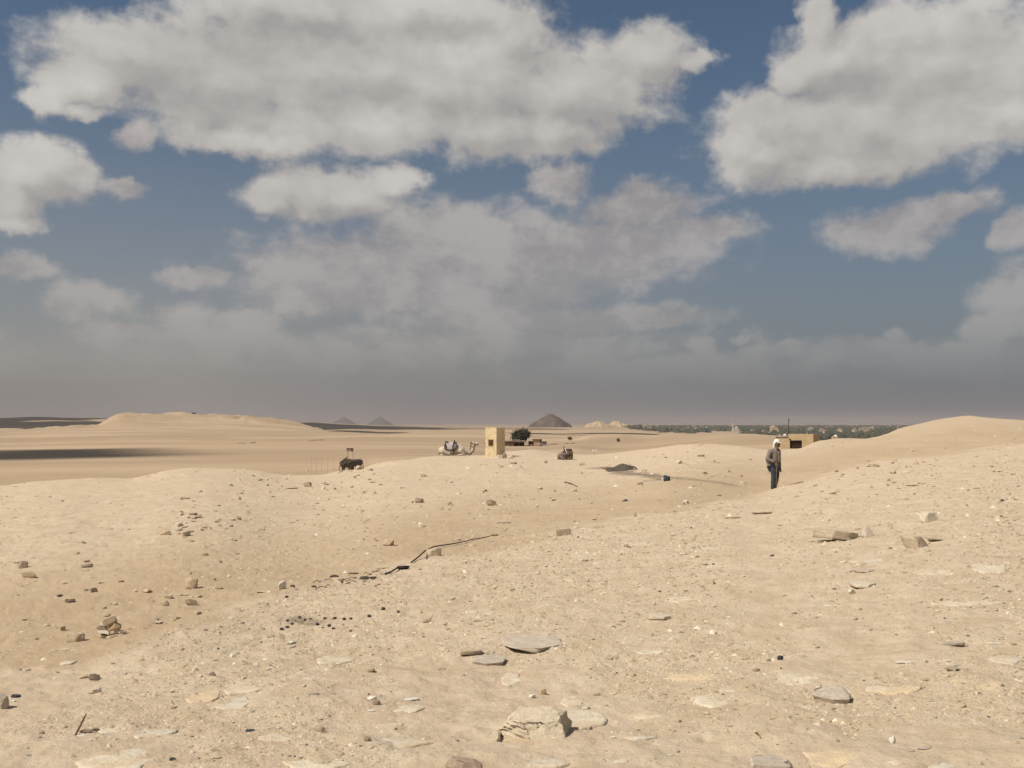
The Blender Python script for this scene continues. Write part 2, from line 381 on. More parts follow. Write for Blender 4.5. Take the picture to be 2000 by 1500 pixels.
gm = bpy.data.materials.new('desert_ground'); gm.use_nodes = True; t = gm.node_tree; b = t.nodes['Principled BSDF']
b.inputs['Roughness'].default_value = 0.95; b.inputs['Specular IOR Level'].default_value = 0.08
geo_ = t.nodes.new('ShaderNodeNewGeometry'); P = geo_.outputs['Position']
at_ = t.nodes.new('ShaderNodeAttribute'); at_.attribute_name = 'soil'
ss = t.nodes.new('ShaderNodeSeparateColor'); t.links.new(at_.outputs['Color'], ss.inputs[0])
n_big = noise(t, P, 0.35, 5, .6); n_mid = noise(t, P, 2.6, 6, .65); n_fin = noise(t, P, 26, 6, .7); n_grn = noise(t, P, 150, 3, .7)
sand = mix(t, ramp(t, n_big, .35, .65), (.50, .362, .225), (.54, .405, .262))
limec = mix(t, ramp(t, n_mid, .35, .68), (.575, .435, .292), (.665, .53, .382))
cc = mix(t, ss.outputs['Red'], sand, limec)
cc = mix(t, mth(t, 'MULTIPLY', ramp(t, n_mid, .58, .72), .45), cc, (.53, .415, .265))
fn = t.nodes.new('ShaderNodeMapping'); fn.inputs['Scale'].default_value = (.004, .010, .02); t.links.new(P, fn.inputs[0])
farn = noise(t, fn.outputs[0], 1.6, 8, .62)
farc = mix(t, ramp(t, farn, .40, .66), (.375, .262, .165), (.50, .365, .235))
cc = mix(t, ss.outputs['Green'], cc, farc)
cc = mix(t, mth(t, 'MULTIPLY', ramp(t, n_fin, .5, .78), .42), cc, (.66, .55, .40))
cc = mix(t, mth(t, 'MULTIPLY', ramp(t, n_fin, .44, .26), .5), cc, (.33, .235, .145))
cc = mix(t, mth(t, 'MULTIPLY', ramp(t, n_grn, .35, .7), .22), cc, (.55, .45, .32))
cc = mix(t, ss.outputs['Blue'], cc, mix(t, ramp(t, n_fin, .35, .65), (.055, .045, .036), (.13, .10, .075)))
t.links.new(cc, b.inputs['Base Color'])
bp = t.nodes.new('ShaderNodeBump'); bp.inputs['Strength'].default_value = .8; bp.inputs['Distance'].default_value = .02
t.links.new(mth(t, 'ADD', n_fin, mth(t, 'MULTIPLY', n_grn, .35)), bp.inputs['Height']); t.links.new(bp.outputs[0], b.inputs['Normal'])
ground = link('ground', ground_me, gm); tag(ground, kind='structure')

# ================================================================ haze and the clouds that shade the far plain
hm = bpy.data.materials.new('dusty_air'); hm.use_nodes = True; ht = hm.node_tree
for n in list(ht.nodes): ht.nodes.remove(n)
ho = ht.nodes.new('ShaderNodeOutputMaterial'); hv = ht.nodes.new('ShaderNodeVolumePrincipled')
hv.inputs['Color'].default_value = (.47, .455, .475, 1); hv.inputs['Density'].default_value = 9.0e-5; hv.inputs['Anisotropy'].default_value = 0.0
ht.links.new(hv.outputs[0], ho.inputs['Volume'])
def box_bm(x0, x1, y0, y1, z0, z1, bm=None):
    bm = bm or bmesh.new()
    v = [bm.verts.new(p) for p in ((x0,y0,z0),(x1,y0,z0),(x1,y1,z0),(x0,y1,z0),(x0,y0,z1),(x1,y0,z1),(x1,y1,z1),(x0,y1,z1))]
    for f in ((0,3,2,1),(4,5,6,7),(0,1,5,4),(1,2,6,5),(2,3,7,6),(3,0,4,7)): bm.faces.new([v[i] for i in f])
    return bm
zmin = float(GZ.min())
haze = link('haze', mesh_bm('haze', box_bm(-38500, 38500, -38500, 38500, zmin - 1.5, 105)), hm); tag(haze, kind='stuff')

cloud_m = bpy.data.materials.new('cloud_white'); cloud_m.use_nodes = True
cb = cloud_m.node_tree.nodes['Principled BSDF']; cb.inputs['Base Color'].default_value = (.9, .9, .9, 1); cb.inputs['Roughness'].default_value = 1
cb.inputs['Specular IOR Level'].default_value = 0
def cloud(X, Y, rx, ry, H, seed):
    """a flat-bottomed cumulus at height H that shades the ellipse round (X, Y)"""
    c0 = Vector((X, Y, 0)) + SUN * (H / SUN.z)
    bm = bmesh.new(); bmesh.ops.create_icosphere(bm, subdivisions=4, radius=1)
    V = np.array([v.co for v in bm.verts]); n = fbm(V[:, 0] * 2.2 + seed * 9, V[:, 1] * 2.2 + V[:, 2] * 1.7, seed, 4)
    for v, q_ in zip(bm.verts, n):
        r_ = 1 + .75 * q_
        v.co = Vector((v.co.x * rx * r_, v.co.y * ry * r_, max(v.co.z, -.25) * min(rx, ry) * .5 * r_))
    o = link('cloud', mesh_bm('cloud', bm, True), cloud_m, loc=c0); tag(o, kind='structure')
def shade_at(px, py, rx, ry, H, seed):
    q_ = at(px, py); cloud(q_.x, q_.y, rx, ry, H, seed)
shade_at(20, 894, 20, 17, 1700, 1); shade_at(20, 884, 22, 13, 1700, 2); shade_at(110, 880, 14, 7, 1500, 3); shade_at(-120, 892, 26, 26, 1700, 12)
cloud(-1320, 2300, 420, 420, 2600, 4); cloud(-1750, 2500, 420, 380, 2600, 5); cloud(-860, 1640, 210, 260, 2200, 13); cloud(-1250, 1700, 260, 300, 2200, 14)
cloud(-330, 1900, 170, 300, 2600, 6); cloud(-190, 2500, 170, 240, 2600, 7); 
shade_at(680, 832, 150, 260, 2600, 8); shade_at(770, 837.5, 150, 200, 2600, 15); shade_at(735, 846, 55, 75, 1700, 16); shade_at(660, 842.5, 40, 45, 1700, 17)
shade_at(1190, 846.5, 62, 45, 1500, 9); shade_at(1085, 848, 45, 30, 1500, 10); shade_at(1270, 849, 40, 30, 1500, 18); shade_at(930, 837.5, 190, 130, 2600, 19)

# ================================================================ materials
M = {}
M['lime'] = material('limestone', (.56, .455, .32), .95, .10, 7, .5, 40)
M['pale'] = material('pale_limestone', (.64, .545, .405), .95, .08, 7, .4, 40)
M['white'] = material('white_limestone', (.74, .67, .54), .95, .06, 9, .3, 40)
M['grey'] = material('grey_limestone', (.53, .445, .345), .95, .10, 7, .4, 40)
M['violet'] = material('violet_grey_stone', (.55, .455, .35), .95, .08, 7, .4, 40)
M['brown'] = material('brown_stone', (.41, .305, .215), .95, .12, 7, .4, 40)
M['tan'] = material('tan_stone', (.58, .45, .30), .95, .10, 7, .5, 40)
M['ochre'] = material('ochre_stone', (.50, .375, .215), .95, .10, 7, .4, 40)
M['dark'] = material('dark_basalt', (.062, .064, .072), .8, .15, 8, .4, 40)
M['dung'] = material('dried_dung', (.075, .062, .045), .95, .15, 60, .3, 200)
M['cloth_dark'] = material('charred_cloth', (.12, .092, .07), .95, .2, 9, .6, 30)
M['pipe'] = material('black_hose', (.045, .043, .042), .6, .1, 20)
M['wood'] = material('dry_wood', (.20, .125, .075), .85, .2, 30, .3, 80)
M['booth'] = material('cream_paint', (.66, .52, .315), .85, .085, 3.2, .3, 25)
M['booth_in'] = material('bare_plaster', (.52, .40, .27), .9, .08, 4)
M['iron'] = material('dark_iron', (.05, .045, .04), .6, .1, 20)
M['sign'] = material('brown_sign_paint', (.13, .075, .05), .7, .1, 20)
M['signpale'] = material('faded_sign_paint', (.42, .33, .26), .8, .1, 20)
M['whitepaint'] = material('white_paint', (.78, .74, .68), .7, .05, 20)
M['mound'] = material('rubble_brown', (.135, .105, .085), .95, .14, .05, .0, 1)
M['pyr'] = material('rubble_tan', (.50, .375, .23), .95, .14, .06, .0, 1)
M['giza'] = material('cloud_shaded_masonry', (.07, .06, .058), .95, .08, .02, .0, 1)  # cloud shade on the far pyramids is put into this dark colour
M['ochrewall'] = material('ochre_render', (.50, .365, .215), .9, .06, 1.2, .1, 20)
M['shade'] = material('dark_slats', (.10, .065, .045), .9, .1, 8)
M['grove'] = material('grove_green', (.085, .083, .055), .95, .25, .02, col2=(.052, .058, .04))
M['leaf'] = material('dusty_leaf', (.095, .085, .052), .9, .2, 1.5, col2=(.055, .055, .035))

# ================================================================ stones
rng = np.random.default_rng(7); random.seed(7)
def cut_rock(seed, kind, sub=0, amp=.03, bev=.02):
    """an angular stone cut from a block by planes; 1 wide, 1 deep, 1 high, standing on z = 0"""
    r = np.random.default_rng(seed); bm = bmesh.new(); bmesh.ops.create_cube(bm, size=2.4)
    P_ = []
    if kind == 'slab':
        P_ += [((r.uniform(-.03, .03), r.uniform(-.03, .03), 1), .16), ((0, 0, -1), .16)]
        k_ = r.integers(6, 10)
        for a in np.linspace(0, 2 * np.pi, k_, endpoint=False) + r.uniform(0, 6) + r.uniform(-.35, .35, k_):
            P_.append(((math.cos(a), math.sin(a), r.uniform(-.35, .25)), r.uniform(.62, 1.0)))
        for _ in range(3):
            a = r.uniform(0, 6.28); P_.append(((math.cos(a), math.sin(a), r.choice([-1, 1]) * r.uniform(1.2, 3)), r.uniform(.4, .62)))
    elif kind == 'spike':
        for a in (.3, 1.5, 2.6, 3.7, 4.9): P_.append(((math.cos(a), math.sin(a), r.uniform(.42, .7)), r.uniform(.45, .6)))
        P_ += [((0, 0, -1), .5), ((.5, -.4, 1), .95)]
    else:
        k_ = {'chunk': 11, 'round': 26}[kind]
        for _ in range(k_):
            v = r.normal(size=3); v /= np.linalg.norm(v); P_.append((tuple(v), r.uniform(.55, .9) if kind == 'chunk' else r.uniform(.8, .92)))
        P_ += [((r.uniform(-.2, .2), r.uniform(-.2, .2), 1), r.uniform(.5, .7)), ((0, 0, -1), .55)]
        for a in (0, 1.57, 3.14, 4.71): P_.append(((math.cos(a), math.sin(a), r.uniform(-.2, .3)), r.uniform(.75, 1)))
    for nrm, d in P_:
        nv = Vector(nrm).normalized()
        res = bmesh.ops.bisect_plane(bm, geom=bm.verts[:] + bm.edges[:] + bm.faces[:], dist=1e-5, plane_co=nv * d, plane_no=nv, clear_outer=True)
        ed = [e for e in res['geom_cut'] if isinstance(e, bmesh.types.BMEdge)]
        if ed: bmesh.ops.contextual_create(bm, geom=ed)
    bmesh.ops.remove_doubles(bm, verts=bm.verts, dist=.03)
    bmesh.ops.recalc_face_normals(bm, faces=bm.faces)
    if bev: bmesh.ops.bevel(bm, geom=list(bm.edges), offset=bev, segments=1, affect='EDGES', clamp_overlap=True)
    bmesh.ops.triangulate(bm, faces=bm.faces)
    V = np.array([v.co for v in bm.verts]); lo, hi = V.min(0), V.max(0); sc = 1 / (hi - lo); mid = (lo + hi) / 2
    for v in bm.verts: v.co = Vector(((v.co.x - mid[0]) * sc[0], (v.co.y - mid[1]) * sc[1], (v.co.z - lo[2]) * sc[2]))
    if sub:
        bmesh.ops.subdivide_edges(bm, edges=bm.edges, cuts=sub, use_grid_fill=True)
        bm.normal_update(); V = np.array([v.co for v in bm.verts])
        d = fbm(V[:, 0] * 4 + V[:, 2] * 2 + seed, V[:, 1] * 4 - V[:, 2] * 3, seed, 4) + .5 * fbm(V[:, 2] * 9 + .8 * V[:, 0], V[:, 0] * 1.3, seed + 5, 2)
        for v, q_ in zip(bm.verts, d): v.co += Vector((v.normal.x, v.normal.y, v.normal.z)) * float(q_) * amp
    return mesh_bm('rock', bm, bool(sub))
LIB = {}
LIB['slab'] = [cut_rock(100 + i, 'slab') for i in range(10)]
LIB['chunk'] = [cut_rock(200 + i, 'chunk') for i in range(10)]
LIB['round'] = [cut_rock(300 + i, 'round') for i in range(6)]
LIB['spike'] = [cut_rock(350, 'spike')]
LIBM = {}
def lib_mesh(kind, mat, seed):
    k_ = (kind, mat, seed % len(LIB[kind]))
    if k_ not in LIBM:
        me = LIB[kind][k_[2]].copy(); me.materials.clear(); me.materials.append(M[mat]); LIBM[k_] = me
    return LIBM[k_]
def ground_rot(x, y, e=.15):
    gx = (gz(x + e, y) - gz(x - e, y)) / (2 * e); gy = (gz(x, y + e) - gz(x, y - e)) / (2 * e)
    return Vector((-gx, -gy, 1)).normalized().to_track_quat('Z', 'Y').to_matrix().to_4x4()
def place(o, px, py, w, h, depth=.8, yaw=0., tilt=(0., 0.), sink=.1, p=None):
    """stand a unit stone on the ground: w and h are its apparent width and height in the photograph's pixels"""
    p = p or at(px, py); k_ = p.y / F; th = math.atan2(-p.z, p.y)
    hz_ = max((h - depth * w * math.sin(th)) / math.cos(th), .22 * h) * k_
    s, d = w * k_, depth * w * k_
    rot = Matrix.Rotation(tilt[0], 4, 'X') @ Matrix.Rotation(tilt[1], 4, 'Y') @ Matrix.Rotation(yaw, 4, 'Z')
    x, y = p.x, p.y + d * .42
    o.matrix_world = Matrix.Translation((x, y, gz(x, y) - sink * hz_)) @ rot @ Matrix.Diagonal((s, d, hz_, 1))
# hero stones: kind, material, px, py (foot), w px, h px, depth ratio, yaw deg, tilt x deg, tilt y deg, label
HERO = [
 ('slab','grey',1640,1376,70,110,1.25,40,-11,-5,'grey broken slab with a pointed front corner propped on the gravel at lower right','slab'),
 ('chunk','white',1610,1366,24,20,.8,10,0,0,'whitish stone wedged under the left end of the grey pointed slab','stone'),
 ('slab','lime',1640,1056,92,95,1.1,-4,5,5,'long tan slab with a deep shadow under its near edge beside the violet pyramid-shaped stone','slab'),
 ('chunk','violet',1697,1050,33,29,.8,0,0,0,'violet grey pyramid-shaped stone standing upright at the right end of a tan slab','stone'),
 ('chunk','lime',1794,1069,46,31,.9,8,0,0,'squarish tan block with a black undercut, right of the violet upright stone','block'),
 ('slab','lime',1834,1057,38,50,.8,0,8,6,'thin dark-edged slab touching the right side of the squarish tan block','slab'),
 ('chunk','pale',1817,1018,36,24,.8,20,0,0,'cream white rounded boulder highest up the right slope','boulder'),
 ('slab','pale',1693,1150,47,75,1.4,0,1,0,'oval pale slab with a thin dark front rim below the violet grey flush stones','slab'),
 ('slab','violet',1692,1119,46,40,.9,0,3,0,'violet grey low slab just above the oval pale slab','slab'),
 ('slab','violet',1605,1058,46,40,.9,6,2,0,'violet grey low slab just below the left end of the long tan slab','slab'),
 ('slab','pale',1292,1212,43,65,1.3,-8,2,0,'pale oval slab with a curved black shadow rim in the middle of the near slope','slab'),
 ('slab','violet',1042,1276,114,42,1.3,8,-1,1,'wide grey violet flagstone raised above the sand in the centre foreground','slab'),
 ('slab','tan',920,1283,48,70,.5,24,6,0,'thin tilted slab edge left of the wide grey violet flagstone','slab'),
 ('slab','grey',955,1301,64,60,1.2,-6,-4,0,'cracked pinkish grey slab directly below the wide violet flagstone','slab'),
 ('chunk','tan',140,1256,36,24,.9,12,0,0,'pale wedge-shaped stone lying just left of the small cairn','stone'),
 ('slab','pale',125,1270,20,30,.9,0,0,0,'flat cream stone in front of the wedge-shaped stone by the cairn','stone'),
 ('chunk','tan',370,1151,27,24,.7,-30,0,0,'upright tan stone with a blunt top on the sandy bank above the cairn','stone'),
 ('round','brown',42,1111,20,18,.9,0,0,0,'brown rounded stone near the left edge on the sandy bank','stone'),
 ('chunk','tan',55,1129,24,14,.8,0,0,0,'angular tan stone just below the brown rounded stone at the left','stone'),
 ('chunk','tan',758,1066,21,16,.8,0,0,0,'brown block with a shaded foot on the middle of the far mound','block'),
 ('slab','pale',735,1066,16,20,.8,0,0,0,'pale flake leaning against the brown block on the far mound','stone'),
 ('chunk','tan',960,988,21,15,.9,0,0,0,'square tan block with a dark front below the cream booth','block'),
 ('round','brown',818,982,18,12,.9,0,0,0,'brown rounded stone left of the square tan block on the far mound','stone'),
 ('round','brown',878,987,9,8,.9,0,0,0,'small brown knob-shaped stone between two larger stones on the far mound','stone'),
 ('chunk','brown',599,951,17,12,.9,0,0,0,'brown hump-shaped stone below the dark donkeys','stone'),
 ('slab','tan',568,955,24,20,.8,0,6,0,'dark-edged low stone left of the brown hump-shaped stone','stone'),
 ('slab','tan',568,1021,16,24,.8,0,8,0,'lone flat stone with a black underside on bare sand of the left mound','stone'),
 ('chunk','pale',550,1153,16,18,.8,30,0,0,'cream white upright stone at the left end of the debris in the gully','stone'),
 ('slab','pale',513,1158,30,30,.8,0,6,0,'flat pale stone with a dark hollow left of the cream upright stone','stone'),
 ('round','lime',847,1086,28,20,.8,10,0,0,'pale rounded stone under the bend of the black hose','stone'),
 ('slab','ochre',748,1112,30,30,.8,0,2,0,'ochre cream flat stone between the hose and the gully debris','stone'),
 ('slab','lime',918,1066,24,30,.8,6,3,0,'pale slab below the upper length of the black hose','slab'),
 ('chunk','lime',1098,1046,33,17,.8,18,0,0,'long tan boulder at the foot of the near slope in the middle','boulder'),
 ('slab','violet',982,1023,30,26,.6,6,4,0,'grey bar-shaped stone at the end of the gully','stone'),
 ('chunk','brown',1241,1009,8,11,.6,0,0,0,'tiny brown triangular stone standing on the edge of the near slope','stone'),
 ('slab','ochre',1432,1013,34,30,.7,6,3,0,'ochre flat slab on the upper edge of the near slope left of the man','slab'),
 ('slab','lime',1490,1004,40,36,.7,-4,8,0,'flat slab with a black underside in front of the man','slab'),
 ('slab','lime',1783,950,28,30,.7,0,8,0,'dark-edged slab far up the right slope below the big dune','slab'),
 ('round','dark',1303,940,13,13,.9,0,0,0,'bluish black boulder at the right end of the soot streak','boulder'),
 ('round','dark',1525,1289,11,11,.9,0,0,0,'small charcoal grey round pebble on the lower right gravel','stone'),
 ('round','grey',0,1386,24,36,.9,0,0,0,'grey stone cut by the left edge of the view','stone'),
 ('chunk','grey',182,1330,22,18,.8,20,0,0,'pale grey pointed stone between the cairn and the twig','stone'),
 ('chunk','pale',181,1356,26,14,.8,0,0,0,'pinkish cracked stone just below the pale grey pointed stone','stone'),
 ('slab','white',725,1390,16,30,.9,0,6,0,'bright white oval pebble in the middle of the near foreground','stone'),
 ('round','brown',734,1378,16,14,.9,0,0,0,'brown pebble touching the bright white oval pebble','stone'),
 ('slab','white',796,1369,42,26,.5,5,3,0,'brilliant white elongated flake right of the white oval pebble','stone'),
 ('slab','grey',608,1356,28,34,.7,8,6,0,'grey shell-shaped slab on the left foreground gravel','slab'),
 ('chunk','ochre',1062,1360,11,14,.7,0,0,0,'small orange stone standing upright on the centre foreground','stone'),
 ('slab','grey',1862,1263,52,50,.7,0,5,0,'brown wedge-shaped slab with a shaded left face at the right','slab'),
 ('chunk','pale',1862,1313,28,20,.9,0,0,0,'cream squarish stone on the right gravel above a yellowish flush slab','stone'),
 ('slab','white',1770,1296,36,24,.6,0,3,0,'white flat stone left of the cream squarish stone','stone'),
 ('slab','white',1945,1258,30,30,.6,0,3,0,'white flat stone near the right edge','stone'),
 ('slab','pale',1762,1399,20,34,.8,0,6,0,'pale round disc stone on the lower right sand','stone'),
 ('chunk','white',1745,1452,14,16,.8,15,0,0,'white upright chip on the lower right sand','stone'),
 ('slab','grey',1777,1468,24,30,.8,0,6,0,'left of two grey pancake stones at the lower right','stone'),
 ('slab','grey',1808,1466,30,34,.8,0,6,0,'right of two grey pancake stones at the lower right','stone'),
 ('slab','pale',1670,1326,24,20,.6,-12,3,0,'rectangular cream chip behind the grey pointed slab','stone'),
 ('round','brown',628,1434,14,14,.9,0,0,0,'purplish brown pebble at the lower left centre','stone'),
 ('round','brown',716,1448,14,12,.9,0,0,0,'purplish brown pebble right of the other purplish pebble','stone'),
 ('round','brown',905,1512,70,42,.8,0,0,0,'large brown boulder cut by the bottom edge in the centre','boulder'),
 ('round','grey',1512,1520,90,52,.8,0,0,0,'large grey brown boulder cut by the bottom edge at right','boulder'),
 ('slab','white',1308,1476,16,26,.8,0,5,0,'bright white disc pebble right of the big layered rock','stone'),
 ('round','dark',28,1364,18,8,.9,0,0,0,'black flat pebble near the left edge of the foreground','stone'),
 ('round','dark',335,1487,14,9,.9,0,0,0,'black flat pebble beside the big pale flush slab','stone'),
 ('round','dark',488,1430,20,8,.8,0,0,0,'black jagged scrap right of the big pale flush slab','stone'),
 ('slab','pale',935,1215,24,24,.4,6,4,0,'thin flat splinter left of the pale flush slab in mid slope','stone'),
 ('chunk','brown',833,1218,18,9,.7,0,0,0,'dark brown twiggy chunk on the near slope below the hose','stone'),
 ('slab','lime',105,938,11,10,.8,0,0,0,'left of two stones perched on the crest of the left mound','stone'),
 ('slab','pale',148,934,10,9,.8,0,0,0,'right of two stones perched on the crest of the left mound','stone'),
 ('chunk','brown',1857,815,6,4,.8,0,0,0,'small dark stone on the shoulder of the big right dune','stone'),
 ('chunk','tan',318,1046,28,16,.8,0,0,0,'layered pale brown stone heap in the left bank rubble','stone'),
 ('chunk','tan',372,1184,22,16,.8,0,0,0,'tan block right of the cairn with a shaded right face','block'),
 ('chunk','tan',322,1184,14,12,.8,0,0,0,'tan block beside a half-buried pale stone right of the cairn','block'),
 ('slab','pale',340,1214,18,30,.7,35,10,10,'pale tilted flake leaning upward right of the cairn','stone'),
]
HERO_XY = []
for i, (kd, mt, px, py, w, h, dp, yw, tx, ty, lab, cat) in enumerate(HERO):
    if lab.startswith('violet grey pyramid') or 'triangular' in lab: kd = 'spike'
    if w >= 26:
        me = cut_rock(900 + i * 3, kd, 3 if w < 70 else 5, .05 if kd != 'slab' else .03); me.materials.append(M[mt])
    else: me = lib_mesh(kd, mt, i * 3 + 1)
    nm = {'slab': 'flat_stone', 'block': 'stone_block', 'boulder': 'boulder', 'stone': 'stone'}[cat]
    o = link(nm, me); tag(o, lab, cat.replace('slab', 'flat stone'))
    if kd == 'slab': place(o, px, py, w, w * .19 * h / 50 + dp * w * .0, dp * .8, R(yw), (R(-tx), R(ty)), sink=-.15)
    else: place(o, px, py, w, h, dp * .8, R(yw), (R(-tx), R(ty)))
    if kd == 'slab':   # a slab keeps its own thickness, seen edge-on
        mw = o.matrix_world.copy(); sc = mw.to_scale(); o.scale = (sc.x, sc.y, w / F * mw.translation.y * .105 * (h / 50))
    HERO_XY.append((o.location.x, o.location.y, w / F * o.location.y))

# the big layered rock in the near foreground
def layered(w, d, h, seed, n=(34, 20, 16), lean=.0):
    bm = bmesh.new(); nx, ny, nz_ = n
    bmesh.ops.create_cube(bm, size=1)
    bmesh.ops.subdivide_edges(bm, edges=bm.edges, cuts=34, use_grid_fill=True)
    bm.normal_update(); V = np.array([v.co for v in bm.verts])
    x, y, z = V.T
    plan = 1 + .26 * fbm(x * 2 + seed, y * 2, seed, 3) + .10 * fbm(np.arctan2(y, x) * 2.5, z * 1.2 + seed, seed + 3, 3)
    strat = .10 * fbm(z * 11 + .9 * fbm(x * 3, y * 3, seed + 1, 2), x * .7 + y * .5, seed + 7, 3)
    side_ = sst(np.maximum(np.abs(x), np.abs(y)), .40, .5)
    under = sst(-z, .0, .5) * .16
    X = x * (plan + strat * side_ - under); Yc = y * (plan + strat * side_ - under * .8)
    Z = z + (.34 * fbm(x * 2.2 + 4, y * 2.2 + seed, seed + 9, 5) - .22 * np.clip(1 - np.abs(fbm(x * 1.7 + 3, y * 3.1 + seed, seed + 15, 2)) * 14, 0, 1)) * sst(z, .2, .5) + lean * x
    ch = .11 * np.floor(3.6 * (fbm(x * 1.6, y * 1.6, seed + 12, 2) + .5)) * sst(z, .3, .5)
    for v, a, b_, c_ in zip(bm.verts, X * w, Yc * d, (Z + .5 - ch) * h): v.co = (a, b_, c_)
    return mesh_bm('layered_rock', bm, True)
M['bigrock'] = material('weathered_limestone', (.66, .545, .39), .95, .06, 9, .6, 30)
p = at(1040, 1462); s = p.y / F
p0 = p + Vector((0, .16, 0)); z0 = gz(p0.x, p0.y)
root = thing('boulder', 'big layered limestone rock with a split lower ledge in the bottom centre', 'boulder', (p0.x, p0.y, z0 - .02), R(-14))
def strata(me, amp, seed):
    """weather a cut block along its bedding: thin ledges and hollows round the sides, a pitted top"""
    V = np.empty(3 * len(me.vertices)); me.vertices.foreach_get('co', V); V = V.reshape(-1, 3); N = np.array([v.normal for v in me.vertices])
    x, y, z = V.T; bed = z * 9 + 1.4 * fbm(x * 2.2, y * 2.2 + seed, seed, 3)
    step = (np.abs((bed % 1) - .5) * 2) ** 3
    d = -amp * step * (1 - np.abs(N[:, 2])) * (.6 + fbm(x * 3, z * 2, seed + 2, 2)) + .05 * fbm(x * 7, y * 7 + z * 3, seed + 4, 5) + .07 * fbm(x * 2.4, y * 2.4, seed + 6, 2)
    crack = np.clip(1 - np.abs(fbm(x * 2.1 + seed, y * 2.1 + z, seed + 9, 3)) * 22, 0, 1)
    V = V + N * (d - .05 * crack)[:, None]; me.vertices.foreach_set('co', V.ravel()); me.update(); return me
me = strata(cut_rock(61, 'chunk', 9, .0, .02), .11, 4); o = link('upper_layer', me, M['bigrock'], root); o.scale = (146 * s, 112 * s, 60 * s); o.location = (0, .07, -.01); o.rotation_euler = (R(17), R(-5), R(10))
me = strata(cut_rock(67, 'slab', 7, .0, .02), .10, 8); o = link('lower_ledge', me, M['tan'], root); o.scale = (104 * s, 74 * s, 24 * s); o.location = (-.02, -.07, -.025); o.rotation_euler = (R(6), R(2), R(-8))
o = link('stone_flake', cut_rock(77, 'slab', 2, .03), M['lime'], root); o.scale = (.10, .13, .022); o.location = (-72 * s, -.02, .01); o.rotation_euler = (R(8), R(-62), R(18))
HERO_XY.append((p0.x, p0.y, .4))

# the small cairn: every stone of the pile is a stone
cp = at(205, 1248); cs = cp.y / F
CAIRN = [ # dx px, dz px, w, h, kind, mat, yaw, tiltx, tilty, label
 (16, 0, 34, 20, 'slab', 'tan', 10, 0, -8, 'broad brown bottom stone at the right foot of the cairn'),
 (-10, 0, 26, 16, 'slab', 'tan', -20, 0, 5, 'low brown bottom stone at the left foot of the cairn'),
 (-6, 9, 28, 22, 'slab', 'white', -14, -14, 6, 'whitish slab with a lit front edge low in the cairn'),
 (20, 9, 12, 9, 'chunk', 'pale', 0, 0, 0, 'small pale chip between the lower stones of the cairn'),
 (28, 10, 16, 8, 'slab', 'tan', 20, 0, 0, 'thin splinter sticking out of the right side of the cairn'),
 (16, 16, 22, 14, 'chunk', 'ochre', 0, 0, -10, 'reddish stone in the middle right of the cairn'),
 (-10, 18, 24, 13, 'slab', 'brown', -8, 0, 6, 'dark flat stone under the upper part of the cairn'),
 (-6, 24, 20, 15, 'slab', 'pale', -16, -10, 8, 'pale tilted slab below the top block of the cairn'),
 (5, 25, 24, 20, 'chunk', 'tan', 14, 0, 0, 'large square top block of the cairn with a shaded right face'),
 (0, 42, 12, 6, 'chunk', 'tan', 0, 0, 0, 'pebble lying on the very top of the cairn'),
]
for i, (dx, dz, w, h, kd, mt, yw, tx, ty, lab) in enumerate(CAIRN):
    o = link('stone', lib_mesh(kd, mt, i * 5 + 2)); tag(o, lab, 'stone', 'stones piled in the small cairn')
    zs = {'slab': w * .25, 'chunk': h}[kd]
    gx_ = cp.x + dx * cs; gy_ = cp.y + .05
    o.matrix_world = Matrix.Translation((gx_, gy_, gz(cp.x, gy_) + dz * cs - .004)) @ Euler((R(tx), R(ty), R(yw))).to_matrix().to_4x4() @ Matrix.Diagonal((w * cs, w * cs * .9, zs * cs, 1))

MARKS = [('the big layered rock',1040,1430),('the small cairn',205,1235),('the grey pointed slab',1640,1360),('the violet pyramid-shaped stone',1697,1040),('the squarish tan block',1794,1060),
 ('the cream boulder on the right slope',1817,1012),('the oval pale slab',1693,1145),('the wide grey violet flagstone',1042,1262),('the bright white oval pebble',725,1388),('the big pale corner slab',232,1480),
 ('the leaning twig',158,1425),('the dung patch',600,1215),('the bend of the black hose',845,1077),('the dark gully debris',690,1130),('the square tan block below the booth',960,985),('the brown block on the mound',758,1060),
 ('the dark donkeys',684,910),('the cream booth',967,880),('the lying grey donkey',1103,890),('the man with the staff',1512,925),('the bluish black boulder',1303,936),('the crumpled dark sheeting',1212,912),
 ('the pale oval slab with a shadow rim',1292,1205),('the charcoal grey pebble',1525,1283),('the cream squarish stone at the right',1862,1308),('the brown wedge-shaped slab',1862,1255),
 ('the upright blunt tan stone',370,1140),('the brown rounded stone at the left edge',42,1105),('the two stones on the left crest',126,935),('the ochre flat slab by the man',1432,1010),
 ('the long tan boulder',1098,1040),('the dark-edged slab below the dune',1783,948),('the orange upright stone',1062,1355),('the pale disc stone at lower right',1762,1395),('the left edge grey stone',5,1375)]
HUE = {'dung': 'dark', 'pale': 'cream', 'lime': 'sand-coloured', 'white': 'whitish', 'grey': 'greyish', 'tan': 'tan', 'brown': 'brown', 'plate': 'cream', 'plate_g': 'greyish', 'plate_y': 'yellowish', 'village': 'tan', 'villagewhite': 'whitish'}
SEEN = {}
